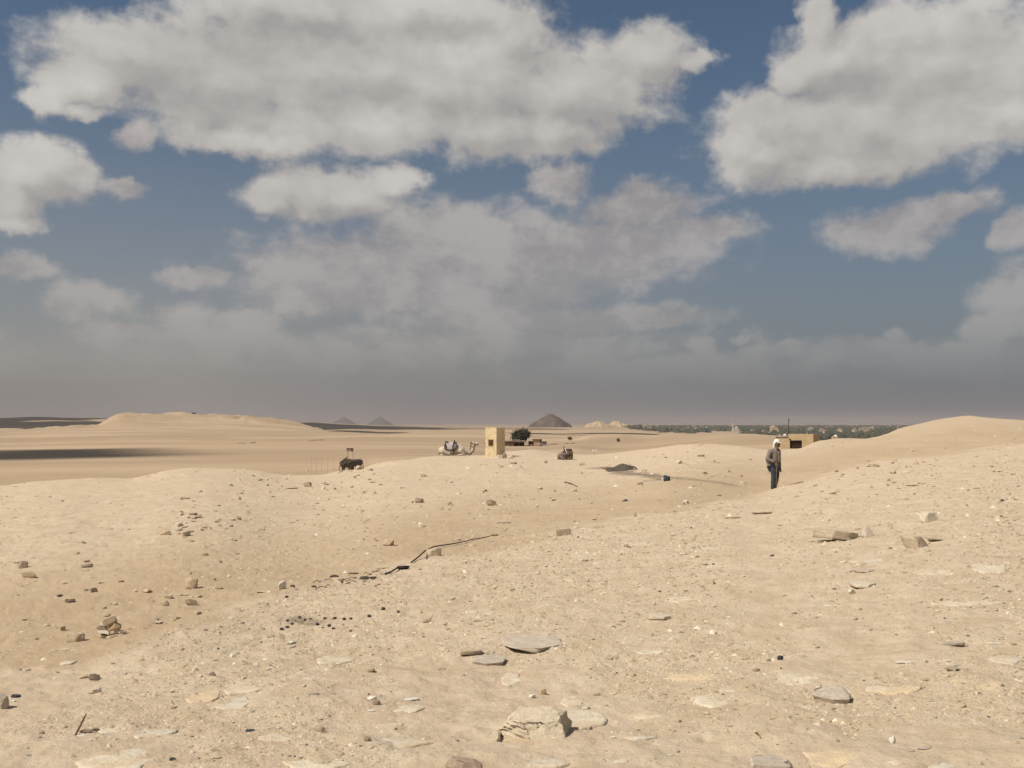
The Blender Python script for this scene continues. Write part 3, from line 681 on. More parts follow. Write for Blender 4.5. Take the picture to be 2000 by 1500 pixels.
def describe(px, py, what, mat, w, marks=None, sizes=(10, 15)):
    n_, mx, my = min(marks or MARKS, key=lambda m: (m[1] - px) ** 2 + (2.2 * (m[2] - py)) ** 2)
    dx, dy = px - mx, (py - my) * 2.2
    side_ = ('right of' if dx > 0 else 'left of') if abs(dx) > abs(dy) else ('in front of' if dy > 0 else 'behind')
    size = 'tiny' if w < sizes[0] else 'small' if w < sizes[1] else 'larger'
    base = f"{size} {HUE[mat]} {what} {side_} {n_}"
    SEEN[base] = SEEN.get(base, 0) + 1; k_ = SEEN[base]
    return base if k_ == 1 else f"{('second', 'third', 'fourth', 'fifth', 'sixth', 'seventh', 'eighth', 'ninth', 'tenth')[min(k_, 10) - 2]} {base}"

# flush slabs: bedrock plates whose tops lie level with the gravel
def low_h(x, y):
    z, Y = base_h(x, y)
    return z + 0.05 * fbm(x / 1.7, y / 1.7, 3, 2) + .011 * fbm(x / .45, y / .45, 11, 1)
def flush_slab(px, py, w, h, mt, lab, group=None, thick=.004, seed=0):
    c0 = at(px, py); r = np.random.default_rng(seed + int(px * 7 + py))
    a_, b_ = at(px, min(py + h / 2, 1560)), at(px, py - h / 2)
    rx, ry = w / 2 / F * c0.y, max((b_.y - a_.y) / 2, .05)
    N = 72; th = np.linspace(0, 2 * np.pi, N, endpoint=False)
    kc = int(r.integers(7, 11)); ca_ = np.sort(np.linspace(0, 2 * np.pi, kc, endpoint=False) + r.uniform(-.28, .28, kc)); cr = r.uniform(.72, 1.12, kc)
    cx, cy = np.append(cr * np.cos(ca_), cr[0] * np.cos(ca_[0])), np.append(cr * np.sin(ca_), cr[0] * np.sin(ca_[0]))
    u = np.linspace(0, kc, N, endpoint=False); i0 = u.astype(int); f_ = u - i0
    ex, ey = cx[i0] * (1 - f_) + cx[i0 + 1] * f_, cy[i0] * (1 - f_) + cy[i0 + 1] * f_
    jg = 1 + .10 * fbm(u * 1.3 + seed, u * .2, 5, 3); ex, ey = ex * jg, ey * jg
    ks = np.array([0.05, .25, .45, .62, .76, .88, .96, 1.0, 1.03]); kz = np.array([1, 1, 1, 1, .9, .7, .4, -1.0, -6.0])
    VV = []
    for q_, zz_ in zip(ks, kz):
        x = c0.x + rx * q_ * ex; y = c0.y + ry * q_ * ey
        VV.append(np.stack([x - c0.x, y - c0.y, low_h(x, y) + thick * zz_ + .007 * fbm(x / .16, y / .16, 61, 3) - c0.z], -1))
    V = np.concatenate(VV); i_ = np.arange(N); j_ = (i_ + 1) % N; K = len(ks)
    Q = np.concatenate([np.stack([k_ * N + i_, k_ * N + j_, (k_ + 1) * N + j_, (k_ + 1) * N + i_], -1) for k_ in range(K - 1)])
    me = mesh_np('flush_slab', V, Q, 4, True)
    bm = bmesh.new(); bm.from_mesh(me); bm.verts.ensure_lookup_table()
    bm.faces.new([bm.verts[k_] for k_ in range(N)]); bmesh.ops.recalc_face_normals(bm, faces=bm.faces)
    me2 = mesh_bm('flush_slab', bm, True); bpy.data.meshes.remove(me)
    o = link('flat_stone', me2, M[mt], loc=c0); tag(o, lab, 'flat stone', group)
    HERO_XY.append((c0.x, c0.y, rx * .9))
def plate_mat(name, c):
    m = material(name, c, .95, .06, 9, .6, 30); t = m.node_tree; b_ = t.nodes['Principled BSDF']
    g_ = t.nodes.new('ShaderNodeNewGeometry'); src = b_.inputs['Base Color'].links[0].from_socket; P_ = g_.outputs['Position']
    cc_ = mix(t, ramp(t, noise(t, P_, 7, 6, .7), .47, .60), src, (.60, .465, .315))
    cc_ = mix(t, mth(t, 'MULTIPLY', ramp(t, noise(t, P_, 34, 5, .7), .55, .72), .6), cc_, (.40, .29, .185))
    t.links.new(cc_, b_.inputs['Base Color']); return m
M['plate'] = plate_mat('bedrock_plate', (.66, .56, .415)); M['plate_y'] = plate_mat('yellow_bedrock_plate', (.66, .51, .325)); M['plate_g'] = plate_mat('grey_bedrock_plate', (.62, .535, .41))
flush_slab(232, 1484, 160, 56, 'plate', 'big pale flush slab at the bottom left corner of the view')
flush_slab(1550, 1326, 100, 34, 'plate', 'cream flush slab left above the grey pointed slab')
flush_slab(1910, 1336, 110, 34, 'plate_y', 'yellowish flush slab at the lower right')
flush_slab(1760, 1352, 90, 20, 'plate_y', 'yellow flush slab right of the grey pointed slab')
flush_slab(1630, 1482, 130, 40, 'plate_y', 'yellow flush slab at the bottom edge beside the grey brown boulder')
flush_slab(1400, 1366, 110, 30, 'plate', 'wide cream flush slab in the lower middle with a notch')
flush_slab(1130, 1408, 120, 38, 'plate', 'pale flush slab behind the right end of the big layered rock')
flush_slab(940, 1196, 84, 22, 'plate', 'pale flush slab alone on the middle of the near slope')
flush_slab(400, 1362, 80, 26, 'plate_y', 'orange yellow flush slab on the left foreground')
flush_slab(1925, 1108, 80, 26, 'plate', 'cream flush slab near the right edge on the upper slope')
FS = [(470,1350,90,20,'plate'),(455,1376,80,20,'plate_g'),(225,1418,110,22,'plate'),(300,1432,90,18,'plate_g'),(560,1440,110,22,'plate_g'),(620,1490,130,30,'plate'),
 (650,1290,90,16,'plate'),(590,1322,80,14,'plate'),(780,1452,120,22,'plate_g'),(800,1385,60,18,'plate'),(860,1318,90,9,'plate'),(760,1418,60,12,'plate'),(1120,1372,56,22,'plate'),
 (1270,1398,70,14,'plate_g'),(1200,1480,90,18,'plate_g'),(1275,1276,70,14,'plate'),(1350,1322,120,16,'plate_y'),(1420,1350,44,18,'plate'),(1080,1492,110,18,'plate_g'),(1800,1488,120,30,'plate_g'),
 (1850,1420,60,18,'plate'),(1720,1350,60,14,'plate'),(1820,1116,70,14,'plate'),(1690,1096,70,12,'plate_g'),(1580,1380,50,10,'plate_g'),(1330,1172,80,14,'plate'),(1150,1128,90,10,'plate'),
 (1400,1120,50,10,'plate_g'),(1380,1072,70,10,'plate_g'),(1260,1062,60,8,'plate'),(1030,1118,80,9,'plate'),(1640,1180,70,12,'plate'),(1870,1178,110,16,'plate'),(1960,1290,70,18,'plate_g'),
 (1000,1330,40,30,'plate'),(1480,1330,60,20,'plate_g'),(1940,1180,60,10,'plate_g'),(1240,1440,80,12,'plate_g'),(130,1296,40,9,'plate_g'),(180,1398,60,14,'plate')]
for i, (px, py, w, h, mt) in enumerate(FS):
    flush_slab(px, py, w, h, mt, describe(px, py, 'flush bedrock slab', mt, w, sizes=(62, 85)), 'flush slabs in the foreground', seed=i)

# ordinary loose stones: the larger ones one by one
def near_hero(x, y):
    return any((x - a) ** 2 + (y - b) ** 2 < (r_ * .75) ** 2 for a, b, r_ in HERO_XY)
ZONES = [ # n, px range, py range, width px range, kinds, materials, label, group
 (64, (1020, 2000), (1010, 1500), (8, 20), ('slab','slab','chunk'), ('pale','lime','white','grey','tan'), '', 'loose flakes on the near slope'),
 (44, (20, 1000), (1230, 1500), (8, 22), ('slab','slab','chunk'), ('pale','lime','white','tan'), '', 'loose flakes on the left foreground'),
 (40, (0, 480), (1020, 1240), (9, 24), ('slab','slab','slab','chunk'), ('pale','lime','tan'), '', 'loose stones on the left bank'),
 (34, (330, 470), (975, 1060), (8, 22), ('slab','chunk','slab'), ('pale','lime','tan','pale'), '', 'rubble patch on the left mound'),
 (26, (470, 760), (915, 960), (6, 14), ('slab','chunk'), ('pale','lime','tan'), '', 'rubble band below the donkeys'),
 (34, (700, 1450), (930, 1060), (7, 16), ('slab','slab','chunk'), ('pale','lime','tan','white'), '', 'stones on the middle mound'),
 (26, (1250, 1480), (868, 950), (6, 13), ('slab','chunk'), ('pale','lime','tan'), '', 'stones on the pale mound'),
 (30, (1560, 2000), (900, 1010), (7, 15), ('slab','slab','chunk'), ('lime','tan','pale'), '', 'stones on the upper right slope'),
]
n_loose = 0
for zi, (n_, pr, yr, wr, kinds, mats, lab, grp) in enumerate(ZONES):
    k_ = 0; tries = 0
    while k_ < n_ and tries < 3000:
        tries += 1
        px, py = rng.uniform(*pr), rng.uniform(*yr)
        lim = np.interp(px, PXC, edge_py)
        if zi in (0,) and py < lim + 12: continue
        if zi in (5,) and py > lim - 4: continue
        if zi == 6 and py < np.interp(px, PXC, crest_py) + 3: continue
        if zi == 7 and py > lim + 70: continue
        p = at(px, py)
        if near_hero(p.x, p.y): continue
        w = wr[0] + (wr[1] - wr[0]) * rng.random() ** 2.2
        kd = kinds[rng.integers(len(kinds))]; mt = mats[rng.integers(len(mats))]
        o = link('stone', lib_mesh(kd, mt, int(rng.integers(60)))); tag(o, describe(px, py, {'slab': 'flat flake', 'chunk': 'angular stone'}[kd] + lab, mt, w), 'stone', grp)
        if kd == 'slab': place(o, px, py, w, w * rng.uniform(.16, .3), rng.uniform(.5, .9), R(rng.uniform(0, 360)), (R(rng.uniform(-16, 4)), R(rng.uniform(-10, 10))), sink=-.1, p=p); o.scale.z = w / F * p.y * rng.uniform(.12, .24)
        else: place(o, px, py, w, w * rng.uniform(.45, .8), rng.uniform(.6, .9), R(rng.uniform(0, 360)), (R(rng.uniform(-10, 10)), R(rng.uniform(-10, 10))), sink=.15, p=p)
        k_ += 1; n_loose += 1

# gravel: countless chippings, one mesh
def gravel(name, n_, pxr, pyr, smin, smax, mats_w, power, keep=None):
    px = rng.uniform(*pxr, n_); py = rng.uniform(*pyr, n_)
    cols = np.round(px / 4) * 4; X = np.empty(n_); Y = np.empty(n_)
    for c_ in np.unique(cols):
        m_ = cols == c_; Xs, h_, vis = column(float(c_))
        i_ = np.clip(np.searchsorted(-vis, -py[m_]), 1, len(YV) - 1)
        fr = rng.random(m_.sum()); Y[m_] = YV[i_ - 1] * (1 - fr) + YV[i_] * fr
    X = (px - 1000) / F * Y
    ok = Y < 130
    if keep is not None: ok &= keep(px, py, X, Y)
    px, X, Y = px[ok], X[ok], Y[ok]; n_ = len(X)
    s = smin * (1 - rng.random(n_) * (1 - (smin / smax) ** power)) ** (-1 / power) / F * Y
    Z = height(X, Y)
    base = np.array([(1, 0, 0), (.35, .85, 0), (-.7, .6, 0), (-.9, -.5, 0), (.2, -1, 0), (.15, .1, 1), (-.2, -.15, .9)], float)
    tri = np.array([(0, 1, 5), (1, 2, 5), (2, 6, 5), (2, 3, 6), (3, 4, 6), (4, 0, 5), (4, 5, 6)])
    V = np.repeat(base[None], n_, 0) * (1 + rng.uniform(-.3, .3, (n_, 7, 3)))
    V[..., 0] *= (.5 * s)[:, None]; V[..., 1] *= (.36 * s)[:, None]; V[..., 2] *= (s * rng.uniform(.10, .36, n_))[:, None]
    a_ = rng.uniform(0, 2 * np.pi, n_); ca_, sa_ = np.cos(a_)[:, None], np.sin(a_)[:, None]
    x = V[..., 0] * ca_ - V[..., 1] * sa_; y = V[..., 0] * sa_ + V[..., 1] * ca_
    tl = rng.uniform(-.25, .25, (n_, 2))
    z = V[..., 2] + x * tl[:, :1] + y * tl[:, 1:]
    VV = np.stack([x + X[:, None], y + Y[:, None], z + Z[:, None] - .06 * s[:, None]], -1).reshape(-1, 3)
    T = (tri[None] + (np.arange(n_) * 7)[:, None, None]).reshape(-1, 3)
    me = mesh_np(name, VV, T, 3)
    pal = np.array(mats_w[0]); w_ = np.array(mats_w[1], float); ci = rng.choice(len(pal), n_, p=w_ / w_.sum())
    cl = pal[ci] * rng.uniform(.85, 1.12, (n_, 1)); cl = np.concatenate([np.clip(cl, 0, 1), np.ones((n_, 1))], 1)
    ca2 = me.color_attributes.new('stone_colour', 'FLOAT_COLOR', 'POINT'); ca2.data.foreach_set('color', np.repeat(cl, 7, 0).astype(np.float32).ravel())
    o = link(name, me, M['gravel']); tag(o, kind='stuff'); return o
gmat = bpy.data.materials.new('chippings'); gmat.use_nodes = True; gt = gmat.node_tree; gb = gt.nodes['Principled BSDF']
gb.inputs['Roughness'].default_value = .95; gb.inputs['Specular IOR Level'].default_value = .08
ga = gt.nodes.new('ShaderNodeAttribute'); ga.attribute_name = 'stone_colour'; gt.links.new(ga.outputs['Color'], gb.inputs['Base Color'])
M['gravel'] = gmat
PAL = ([(.49, .385, .26), (.54, .435, .305), (.66, .56, .42), (.44, .33, .21), (.38, .29, .20), (.20, .155, .115), (.08, .07, .06)], [40, 31, 7, 16, 7, 2.6, .5])
def zone_keep(px, py, X, Y):
    e_ = np.interp(px, PXC, edge_Y); c_ = np.interp(px, PXC, crest_Y)
    near_ = Y < e_ * 1.0; clump = fbm(X / 1.1 / np.maximum(Y / 8, 1), Y / 1.1 / np.maximum(Y / 8, 1), 91, 3) + .5
    pr = np.where(near_, np.clip(3.0 * (clump - .30), .06, 1.25) * np.clip(1.25 - Y / 60, .35, 1), .06 + .5 * np.clip(clump - .42, 0, 1) * 2 * np.clip(1.4 - Y / 60, .3, 1)) * (Y < c_ * 1.02)
    return rng.random(len(px)) < pr
gravel('gravel', 225000, (-500, 2500), (838, 1560), 2.9, 20, PAL, 1.9, zone_keep)

# ================================================================ bodies: tapered limbs fused into one surface
def limb(bm, p0, r0, p1, r1, n=14, flat=1.0):
    p0, p1 = Vector(p0), Vector(p1); ax = p1 - p0; L = ax.length
    if L < 1e-6: ax = Vector((0, 0, 1)); L = 1e-6
    a = ax.normalized(); u = a.orthogonal().normalized(); v = a.cross(u)
    prof = [(-r0 * math.cos(t_), r0 * math.sin(t_)) for t_ in np.linspace(0, math.pi / 2, 5)[:-1]] + [(0, r0), (L, r1)] + [(L + r1 * math.sin(t_), r1 * math.cos(t_)) for t_ in np.linspace(0, math.pi / 2, 5)[1:]]
    rings = []
    for h_, r_ in prof:
        r_ = max(r_, 1e-4); rings.append([bm.verts.new(p0 + a * h_ + (u * math.cos(q_) + v * math.sin(q_)) * r_) for q_ in np.linspace(0, 2 * math.pi, n, endpoint=False)])
    for A_, B_ in zip(rings, rings[1:]):
        for k_ in range(n): bm.faces.new((A_[k_], A_[(k_ + 1) % n], B_[(k_ + 1) % n], B_[k_]))
    bm.faces.new(rings[0][::-1]); bm.faces.new(rings[-1])
def ball(bm, c, r, rot=(0, 0, 0)):
    m = Matrix.Translation(c) @ Euler(rot).to_matrix().to_4x4() @ Matrix.Diagonal((r[0], r[1], r[2], 1))
    bmesh.ops.create_icosphere(bm, subdivisions=3, radius=1, matrix=m)
def fused(name, build, mat, parent=None, voxel=.02, smooth=2):
    bm = bmesh.new(); build(bm); bmesh.ops.recalc_face_normals(bm, faces=bm.faces)
    o = link(name, mesh_bm(name, bm), mat, parent)
    m = o.modifiers.new('fuse', 'REMESH'); m.mode = 'VOXEL'; m.voxel_size = voxel; m.use_smooth_shade = True
    if smooth: sm = o.modifiers.new('soften', 'SMOOTH'); sm.iterations = smooth; sm.factor = .5
    return o
def part(name, build, mat, parent, smooth=False):
    bm = bmesh.new(); build(bm); bmesh.ops.recalc_face_normals(bm, faces=bm.faces)
    return link(name, mesh_bm(name, bm, smooth), mat, parent)
def boxp(name, mat, parent, x0, x1, y0, y1, z0, z1, bev=0.0):
    bm = box_bm(x0, x1, y0, y1, z0, z1)
    if bev: bmesh.ops.bevel(bm, geom=list(bm.edges), offset=bev, segments=1, affect='EDGES')
    return link(name, mesh_bm(name, bm), mat, parent)
def path_bm(pts, r, n=8):
    bm = bmesh.new(); rings = []; pts = [Vector(p_) for p_ in pts]
    for i, p_ in enumerate(pts):
        d = (pts[min(i + 1, len(pts) - 1)] - pts[max(i - 1, 0)]).normalized(); u = d.cross(Vector((0, 0, 1)))
        u = u.normalized() if u.length > .05 else Vector((1, 0, 0)); v = u.cross(d); rr = r[i] if isinstance(r, (list, tuple)) else r
        rings.append([bm.verts.new(p_ + (u * math.cos(q_) + v * math.sin(q_)) * rr) for q_ in np.linspace(0, 2 * math.pi, n, endpoint=False)])
    for A_, B_ in zip(rings, rings[1:]):
        for k_ in range(n): bm.faces.new((A_[k_], A_[(k_ + 1) % n], B_[(k_ + 1) % n], B_[k_]))
    bm.faces.new(rings[0][::-1]); bm.faces.new(rings[-1]); bmesh.ops.recalc_face_normals(bm, faces=bm.faces)
    return bm

# ================================================================ the man with the staff
M['skin'] = material('dark_tanned_skin', (.125, .072, .045), .6, .06, 12)
M['jacket'] = material('grey_jacket_cloth', (.235, .195, .165), .9, .12, 9, .5, 30)
M['shirt'] = material('dark_shirt', (.07, .058, .058), .9, .1, 20)
M['stripe'] = material('pale_stripe', (.45, .42, .38), .9, .08, 20)
M['shirtgrey'] = material('faded_shirt', (.27, .24, .21), .9, .15, 9)
M['jeans'] = material('blue_grey_jeans', (.048, .066, .082), .9, .15, 8, .4, 30)
M['cap'] = material('white_cotton', (.78, .75, .70), .9, .04, 10, .3, 30)
M['shoe'] = material('dusty_shoe', (.09, .07, .055), .8, .1, 20)
PY = 33.0; pp = at_depth(1512.5, PY); pp.z = min(pp.z, pt(1512, 858, PY).z - 1.75)
pp.z = gz(pp.x, pp.y)
man = thing('person', 'man in a grey jacket, white neck-flap cap and blue jeans gripping a long staff', 'person', pp, R(20))
fingers = []
def body_(bm):
    ball(bm, (.115, -.03, 1.555), (.076, .094, .118), (R(6), 0, R(18)))           # head
    ball(bm, (.125, -.075, 1.50), (.055, .05, .06))                                # jaw
    limb(bm, (.142, -.118, 1.565), .012, (.148, -.135, 1.535), .016)               # nose
    for e_ in (-.078, .07): ball(bm, (.115 + e_, -.015, 1.55), (.012, .022, .032))
    limb(bm, (.085, .0, 1.36), .062, (.108, -.015, 1.48), .056)                    # neck
    limb(bm, (.02, 0, .98), .12, (.02, 0, 1.24), .135); limb(bm, (-.11, 0, 1.30), .075, (.14, 0, 1.30), .075)
    limb(bm, (-.17, 0, 1.31), .055, (-.27, -.03, 1.06), .043); limb(bm, (-.27, -.03, 1.06), .042, (-.125, -.20, .965), .030)
    limb(bm, (.175, 0, 1.31), .055, (.205, .02, 1.03), .043); limb(bm, (.205, .02, 1.03), .040, (.20, -.05, .775), .029)
    # left-hand palm round the staff, five fingers curled about it
    limb(bm, (-.118, -.205, .965), .030, (-.095, -.225, .972), .034)
    for k_, (dz, ln) in enumerate(((.034, .9), (.012, 1.0), (-.010, .96), (-.030, .8))):
        z_ = .968 + dz; limb(bm, (-.085, -.24, z_), .0095, (-.058, -.262, z_ - .004), .009); limb(bm, (-.058, -.262, z_ - .004), .009, (-.062 - .012 * ln, -.292, z_ - .006), .0085)
        limb(bm, (-.062 - .012 * ln, -.292, z_ - .006), .0085, (-.098, -.29, z_ - .006), .0075)
    limb(bm, (-.105, -.225, .99), .011, (-.108, -.262, 1.01), .010); limb(bm, (-.108, -.262, 1.01), .010, (-.088, -.285, 1.012), .0085)
    # hanging hand, slightly curled
    limb(bm, (.20, -.052, .765), .028, (.20, -.065, .70), .036)
    for k_, (dx, ln) in enumerate(((-.030, .070), (-.010, .080), (.010, .076), (.028, .060))):
        limb(bm, (.20 + dx, -.068, .69), .0095, (.20 + dx * 1.1, -.082, .69 - ln * .6), .009); limb(bm, (.20 + dx * 1.1, -.082, .69 - ln * .6), .009, (.20 + dx, -.075, .69 - ln * 1.15), .0075)
    limb(bm, (.172, -.065, .735), .012, (.155, -.085, .69), .010); limb(bm, (.155, -.085, .69), .010, (.158, -.092, .66), .008)
    # legs
    limb(bm, (-.055, 0, .90), .085, (-.062, -.06, .48), .055); limb(bm, (-.062, -.06, .48), .052, (-.075, -.04, .08), .036)
    limb(bm, (.085, .02, .90), .085, (.105, .02, .48), .055); limb(bm, (.105, .02, .48), .052, (.10, .13, .09), .036)
fused('body', body_, M['skin'], man, .0085, 1)
def jacket_(bm):
    limb(bm, (.01, .01, .86), .150, (.02, 0, 1.06), .145); limb(bm, (.02, 0, 1.06), .145, (.025, 0, 1.24), .150)
    limb(bm, (-.115, .0, 1.29), .095, (.145, 0, 1.29), .092)
    limb(bm, (-.165, 0, 1.30), .078, (-.285, -.03, 1.05), .070); limb(bm, (-.285, -.03, 1.05), .068, (-.155, -.175, .972), .047)
    limb(bm, (.185, 0, 1.30), .076, (.215, .02, 1.03), .062); limb(bm, (.215, .02, 1.03), .060, (.203, -.04, .80), .044)
    limb(bm, (-.16, .06, .82), .070, (-.20, .04, 1.0), .085)                       # loose back of the coat
    limb(bm, (.06, -.0, 1.37), .078, (.09, -.01, 1.40), .074)                      # collar
jk = fused('jacket', jacket_, M['jacket'], man, .016, 2)
part('shirt_front', lambda bm: limb(bm, (.11, -.125, .98), .030, (.085, -.128, 1.27), .036), M['shirtgrey'], jk, True)
part('shirt_collar', lambda bm: limb(bm, (.085, -.055, 1.375), .05, (.125, -.065, 1.36), .045), M['shirt'], jk, True)
def sash(bm): 
    for z_ in (.895, .855): ball(bm, (-.155, .03, z_), (.118, .115, .012), (0, R(-12), 0))
part('hem_stripe', sash, M['stripe'], jk, True)
fused('shoulder_bag', lambda bm: (limb(bm, (-.15, .06, .78), .085, (-.13, .06, .66), .05), limb(bm, (-.10, .05, .66), .05, (-.08, .04, .60), .03)), M['shirt'], man, .016, 2)
def trousers_(bm):
    limb(bm, (-.04, .0, .90), .125, (.07, .0, .90), .125)
    limb(bm, (-.05, 0, .84), .115, (-.058, -.055, .48), .092); limb(bm, (-.058, -.055, .48), .090, (-.075, -.035, .09), .082)
    limb(bm, (.085, .01, .84), .112, (.110, .02, .48), .090); limb(bm, (.110, .02, .48), .088, (.10, .12, .12), .078)
fused('trousers', trousers_, M['jeans'], man, .016, 2)
for sx, sy, sz in ((-.075, -.05, .0), (.10, .12, .0)):
    sh = fused('shoe', lambda bm: (ball(bm, (0, -.07, .03), (.047, .13, .04)), ball(bm, (0, .02, .05), (.043, .06, .055))), M['shoe'], man, .012, 1); sh.location = (sx, sy, sz + gz(pp.x + sx, pp.y + sy) - pp.z)
def cap_(bm):
    ball(bm, (.11, -.02, 1.645), (.100, .112, .078), (R(4), 0, 0)); ball(bm, (.11, -.02, 1.60), (.098, .108, .04))
cp_ = fused('cap', cap_, M['cap'], man, .014, 2)
fused('cap_brim', lambda bm: ball(bm, (.125, -.115, 1.612), (.080, .075, .011), (R(14), 0, R(12))), M['cap'], cp_, .009, 1)
fused('neck_flap', lambda bm: (limb(bm, (.025, .0, 1.60), .032, (.015, .02, 1.43), .028), limb(bm, (.06, .07, 1.60), .035, (.05, .09, 1.42), .03)), M['cap'], cp_, .012, 1)
for ex in (-.028, .030): part('eye', lambda bm: ball(bm, (.132 + ex, -.118, 1.572), (.011, .007, .007)), M['shirt'], man, True)
staff = thing('staff', 'long wooden staff held upright in front of the man', 'staff', pp, R(20))
s0 = gz(pp.x - .115, pp.y - .28) - pp.z
link('shaft', mesh_bm('shaft', path_bm([(-.125, -.285, s0), (-.118, -.283, .35), (-.098, -.275, .70), (-.086, -.272, 1.0), (-.075, -.262, 1.60)], [.015, .017, .024, .018, .011])), M['wood'], staff)
link('ferrule', mesh_bm('ferrule', path_bm([(-.0755, -.2622, 1.575), (-.0745, -.2618, 1.625)], .015)), M['iron'], staff)

# ================================================================ the cream sentry booth
bpt = at(967, 893); by = bpt.y + .6; bc = at_depth(967, by); bk = by / F
TH = math.atan2(16, 22); BW, BD, BH = 22 * bk / math.cos(TH), 16 * bk / math.sin(TH), 57 * bk
booth = thing('sentry_booth', 'narrow cream painted booth with a small square window beside the lying camel', 'booth', (bc.x, bc.y, bc.z - .05), -TH)
t_ = .06; wx0, wx1, wz0, wz1 = -BW * .22, BW * .22, BH * .385, BH * .60
def walls(bm):
    y0 = -BD / 2
    box_bm(-BW/2, wx0, y0, y0 + t_, 0, BH, bm); box_bm(wx1, BW/2, y0, y0 + t_, 0, BH, bm)
    box_bm(wx0, wx1, y0, y0 + t_, 0, wz0, bm); box_bm(wx0, wx1, y0, y0 + t_, wz1, BH, bm)
part('front_wall', walls, M['booth'], booth)
boxp('side_wall', M['booth'], booth, BW/2 - t_, BW/2, -BD/2 + t_, BD/2 - t_, 0, BH)
boxp('side_wall', M['booth'], booth, -BW/2, -BW/2 + t_, -BD/2 + t_, BD/2 - t_, 0, BH)
boxp('back_wall', M['booth'], booth, -BW/2, BW/2, BD/2 - t_, BD/2, 0, BH)
fr = part('window_frame', lambda bm: (box_bm(wx0 - .03, wx0, -BD/2 - .012, -BD/2 + t_ + .005, wz0 - .03, wz1 + .03, bm), box_bm(wx1, wx1 + .03, -BD/2 - .012, -BD/2 + t_ + .005, wz0 - .03, wz1 + .03, bm), box_bm(wx0, wx1, -BD/2 - .012, -BD/2 + t_ + .005, wz1, wz1 + .03, bm)), M['booth'], booth)
boxp('window_sill', M['booth'], fr, wx0 - .03, wx1 + .03, -BD/2 - .03, -BD/2 + t_, wz0 - .03, wz0 + .002)
boxp('cornice', M['booth'], booth, -BW/2 - .015, BW/2 + .015, -BD/2 - .015, -BD/2 + t_, BH, BH + .035)
for z_, h_ in ((BH * .955, .035), (BH * .40, .16)): boxp('hinge', M['iron'], booth, -BW/2 - .07, -BW/2 + .0, -BD/2 + .02, -BD/2 + .07, z_, z_ + h_)
boxp('rust_stain_bracket', M['wood'], booth, -BW/2 + .08, -BW/2 + .15, -BD/2 - .015, -BD/2 - .001, BH * .335, BH * .365)
for dx, w, h, kd, mt, lab in ((-6, 16, 8, 'slab', 'pale', 'pale flat stone at the right foot of the booth'), (13, 14, 6, 'chunk', 'pale', 'cream stone lying just right of the booth'), (2, 7, 12, 'chunk', 'brown', 'dark stone leaning at the right rear corner of the booth')):
    o = link('stone', lib_mesh(kd, mt, 7)); tag(o, lab, 'stone'); place(o, 984 + dx, 895, w, h, .7)

# ================================================================ the kneeling white camel
M['camel'] = material('cream_camel_hair', (.60, .50, .375), .95, .07, 3, .3, 14)
M['camel_b'] = material('brown_camel_hair', (.30, .215, .14), .95, .1, 4)
M['saddlecloth'] = material('pale_saddle_cloth', (.50, .44, .40), .95, .07, 6, .4, 20)
M['leather'] = material('dark_leather', (.075, .045, .032), .7, .1, 12)
M['bagcloth'] = material('mauve_bag_cloth', (.25, .20, .20), .95, .1, 8)
M['blackcloth'] = material('black_cloth', (.04, .04, .038), .95, .1, 8)
cpt = at(893, 890.5); ck = cpt.y / F
cpt = at_depth(893, cpt.y + .35); ck = cpt.y / F
camel = thing('camel', 'cream white camel kneeling with a saddle, head raised beside the booth', 'camel', cpt)
def c(px, py, y=0): return ((px - 893) * ck, y, (891 - py) * ck)
def camel_(bm):
    limb(bm, c(864, 881), 8 * ck, c(880, 879), 10.5 * ck); limb(bm, c(880, 879), 10.5 * ck, c(901, 880), 8.5 * ck)
    limb(bm, c(876, 876), 8 * ck, c(882, 868), 4 * ck)                                            # hump under the saddle
    limb(bm, c(897, 876), 7 * ck, c(909, 882), 5.5 * ck); limb(bm, c(909, 882), 5.6 * ck, c(917, 886), 4.2 * ck)
    limb(bm, c(917, 886), 4.3 * ck, c(923.5, 880), 3.6 * ck); limb(bm, c(923.5, 880), 3.5 * ck, c(925, 870), 3.1 * ck)
    ball(bm, c(923.5, 867), (4.2 * ck, 3 * ck, 3.3 * ck)); limb(bm, c(924, 867.5), 3.2 * ck, c(931, 867.5), 2.5 * ck); limb(bm, c(931, 867), 2.5 * ck, c(934.5, 866.5), 1.9 * ck)
    limb(bm, c(929, 870), 1.6 * ck, c(934, 869.5), 1.2 * ck)
    for e_ in (-2.4, 2.4): limb(bm, c(920.5, 864.5, e_ * ck), .9 * ck, c(919, 862.6, e_ * 1.5 * ck), .5 * ck)
    for sgn in (-1, 1):
        y_ = sgn * 8 * ck
        limb(bm, c(866, 882, y_), 6 * ck, c(878, 887, y_ * 1.15), 3.6 * ck); limb(bm, c(878, 887.5, y_ * 1.15), 3 * ck, c(862, 889.5, y_ * 1.15), 2 * ck)
        limb(bm, c(900, 881, y_ * .8), 4.6 * ck, c(907, 888, y_ * .9), 2.8 * ck); limb(bm, c(907, 888.7, y_ * .9), 2.5 * ck, c(894, 889.6, y_ * .9), 1.9 * ck)
fused('body', camel_, M['camel'], camel, .035, 3)
fused('foreleg_shade', lambda bm: ball(bm, c(901, 883, -6.8 * ck), (4.2 * ck, 2.2 * ck, 5 * ck), (0, R(-15), 0)), M['camel_b'], camel, .03, 1)  # shade of the folded foreleg, put on as a brown lump
fused('tail', lambda bm: (limb(bm, c(858.5, 880), 1.3 * ck, c(857, 886), 1.0 * ck), limb(bm, c(857, 886), 1.2 * ck, c(857.5, 889.5), .8 * ck)), M['camel_b'], camel, .02, 1)
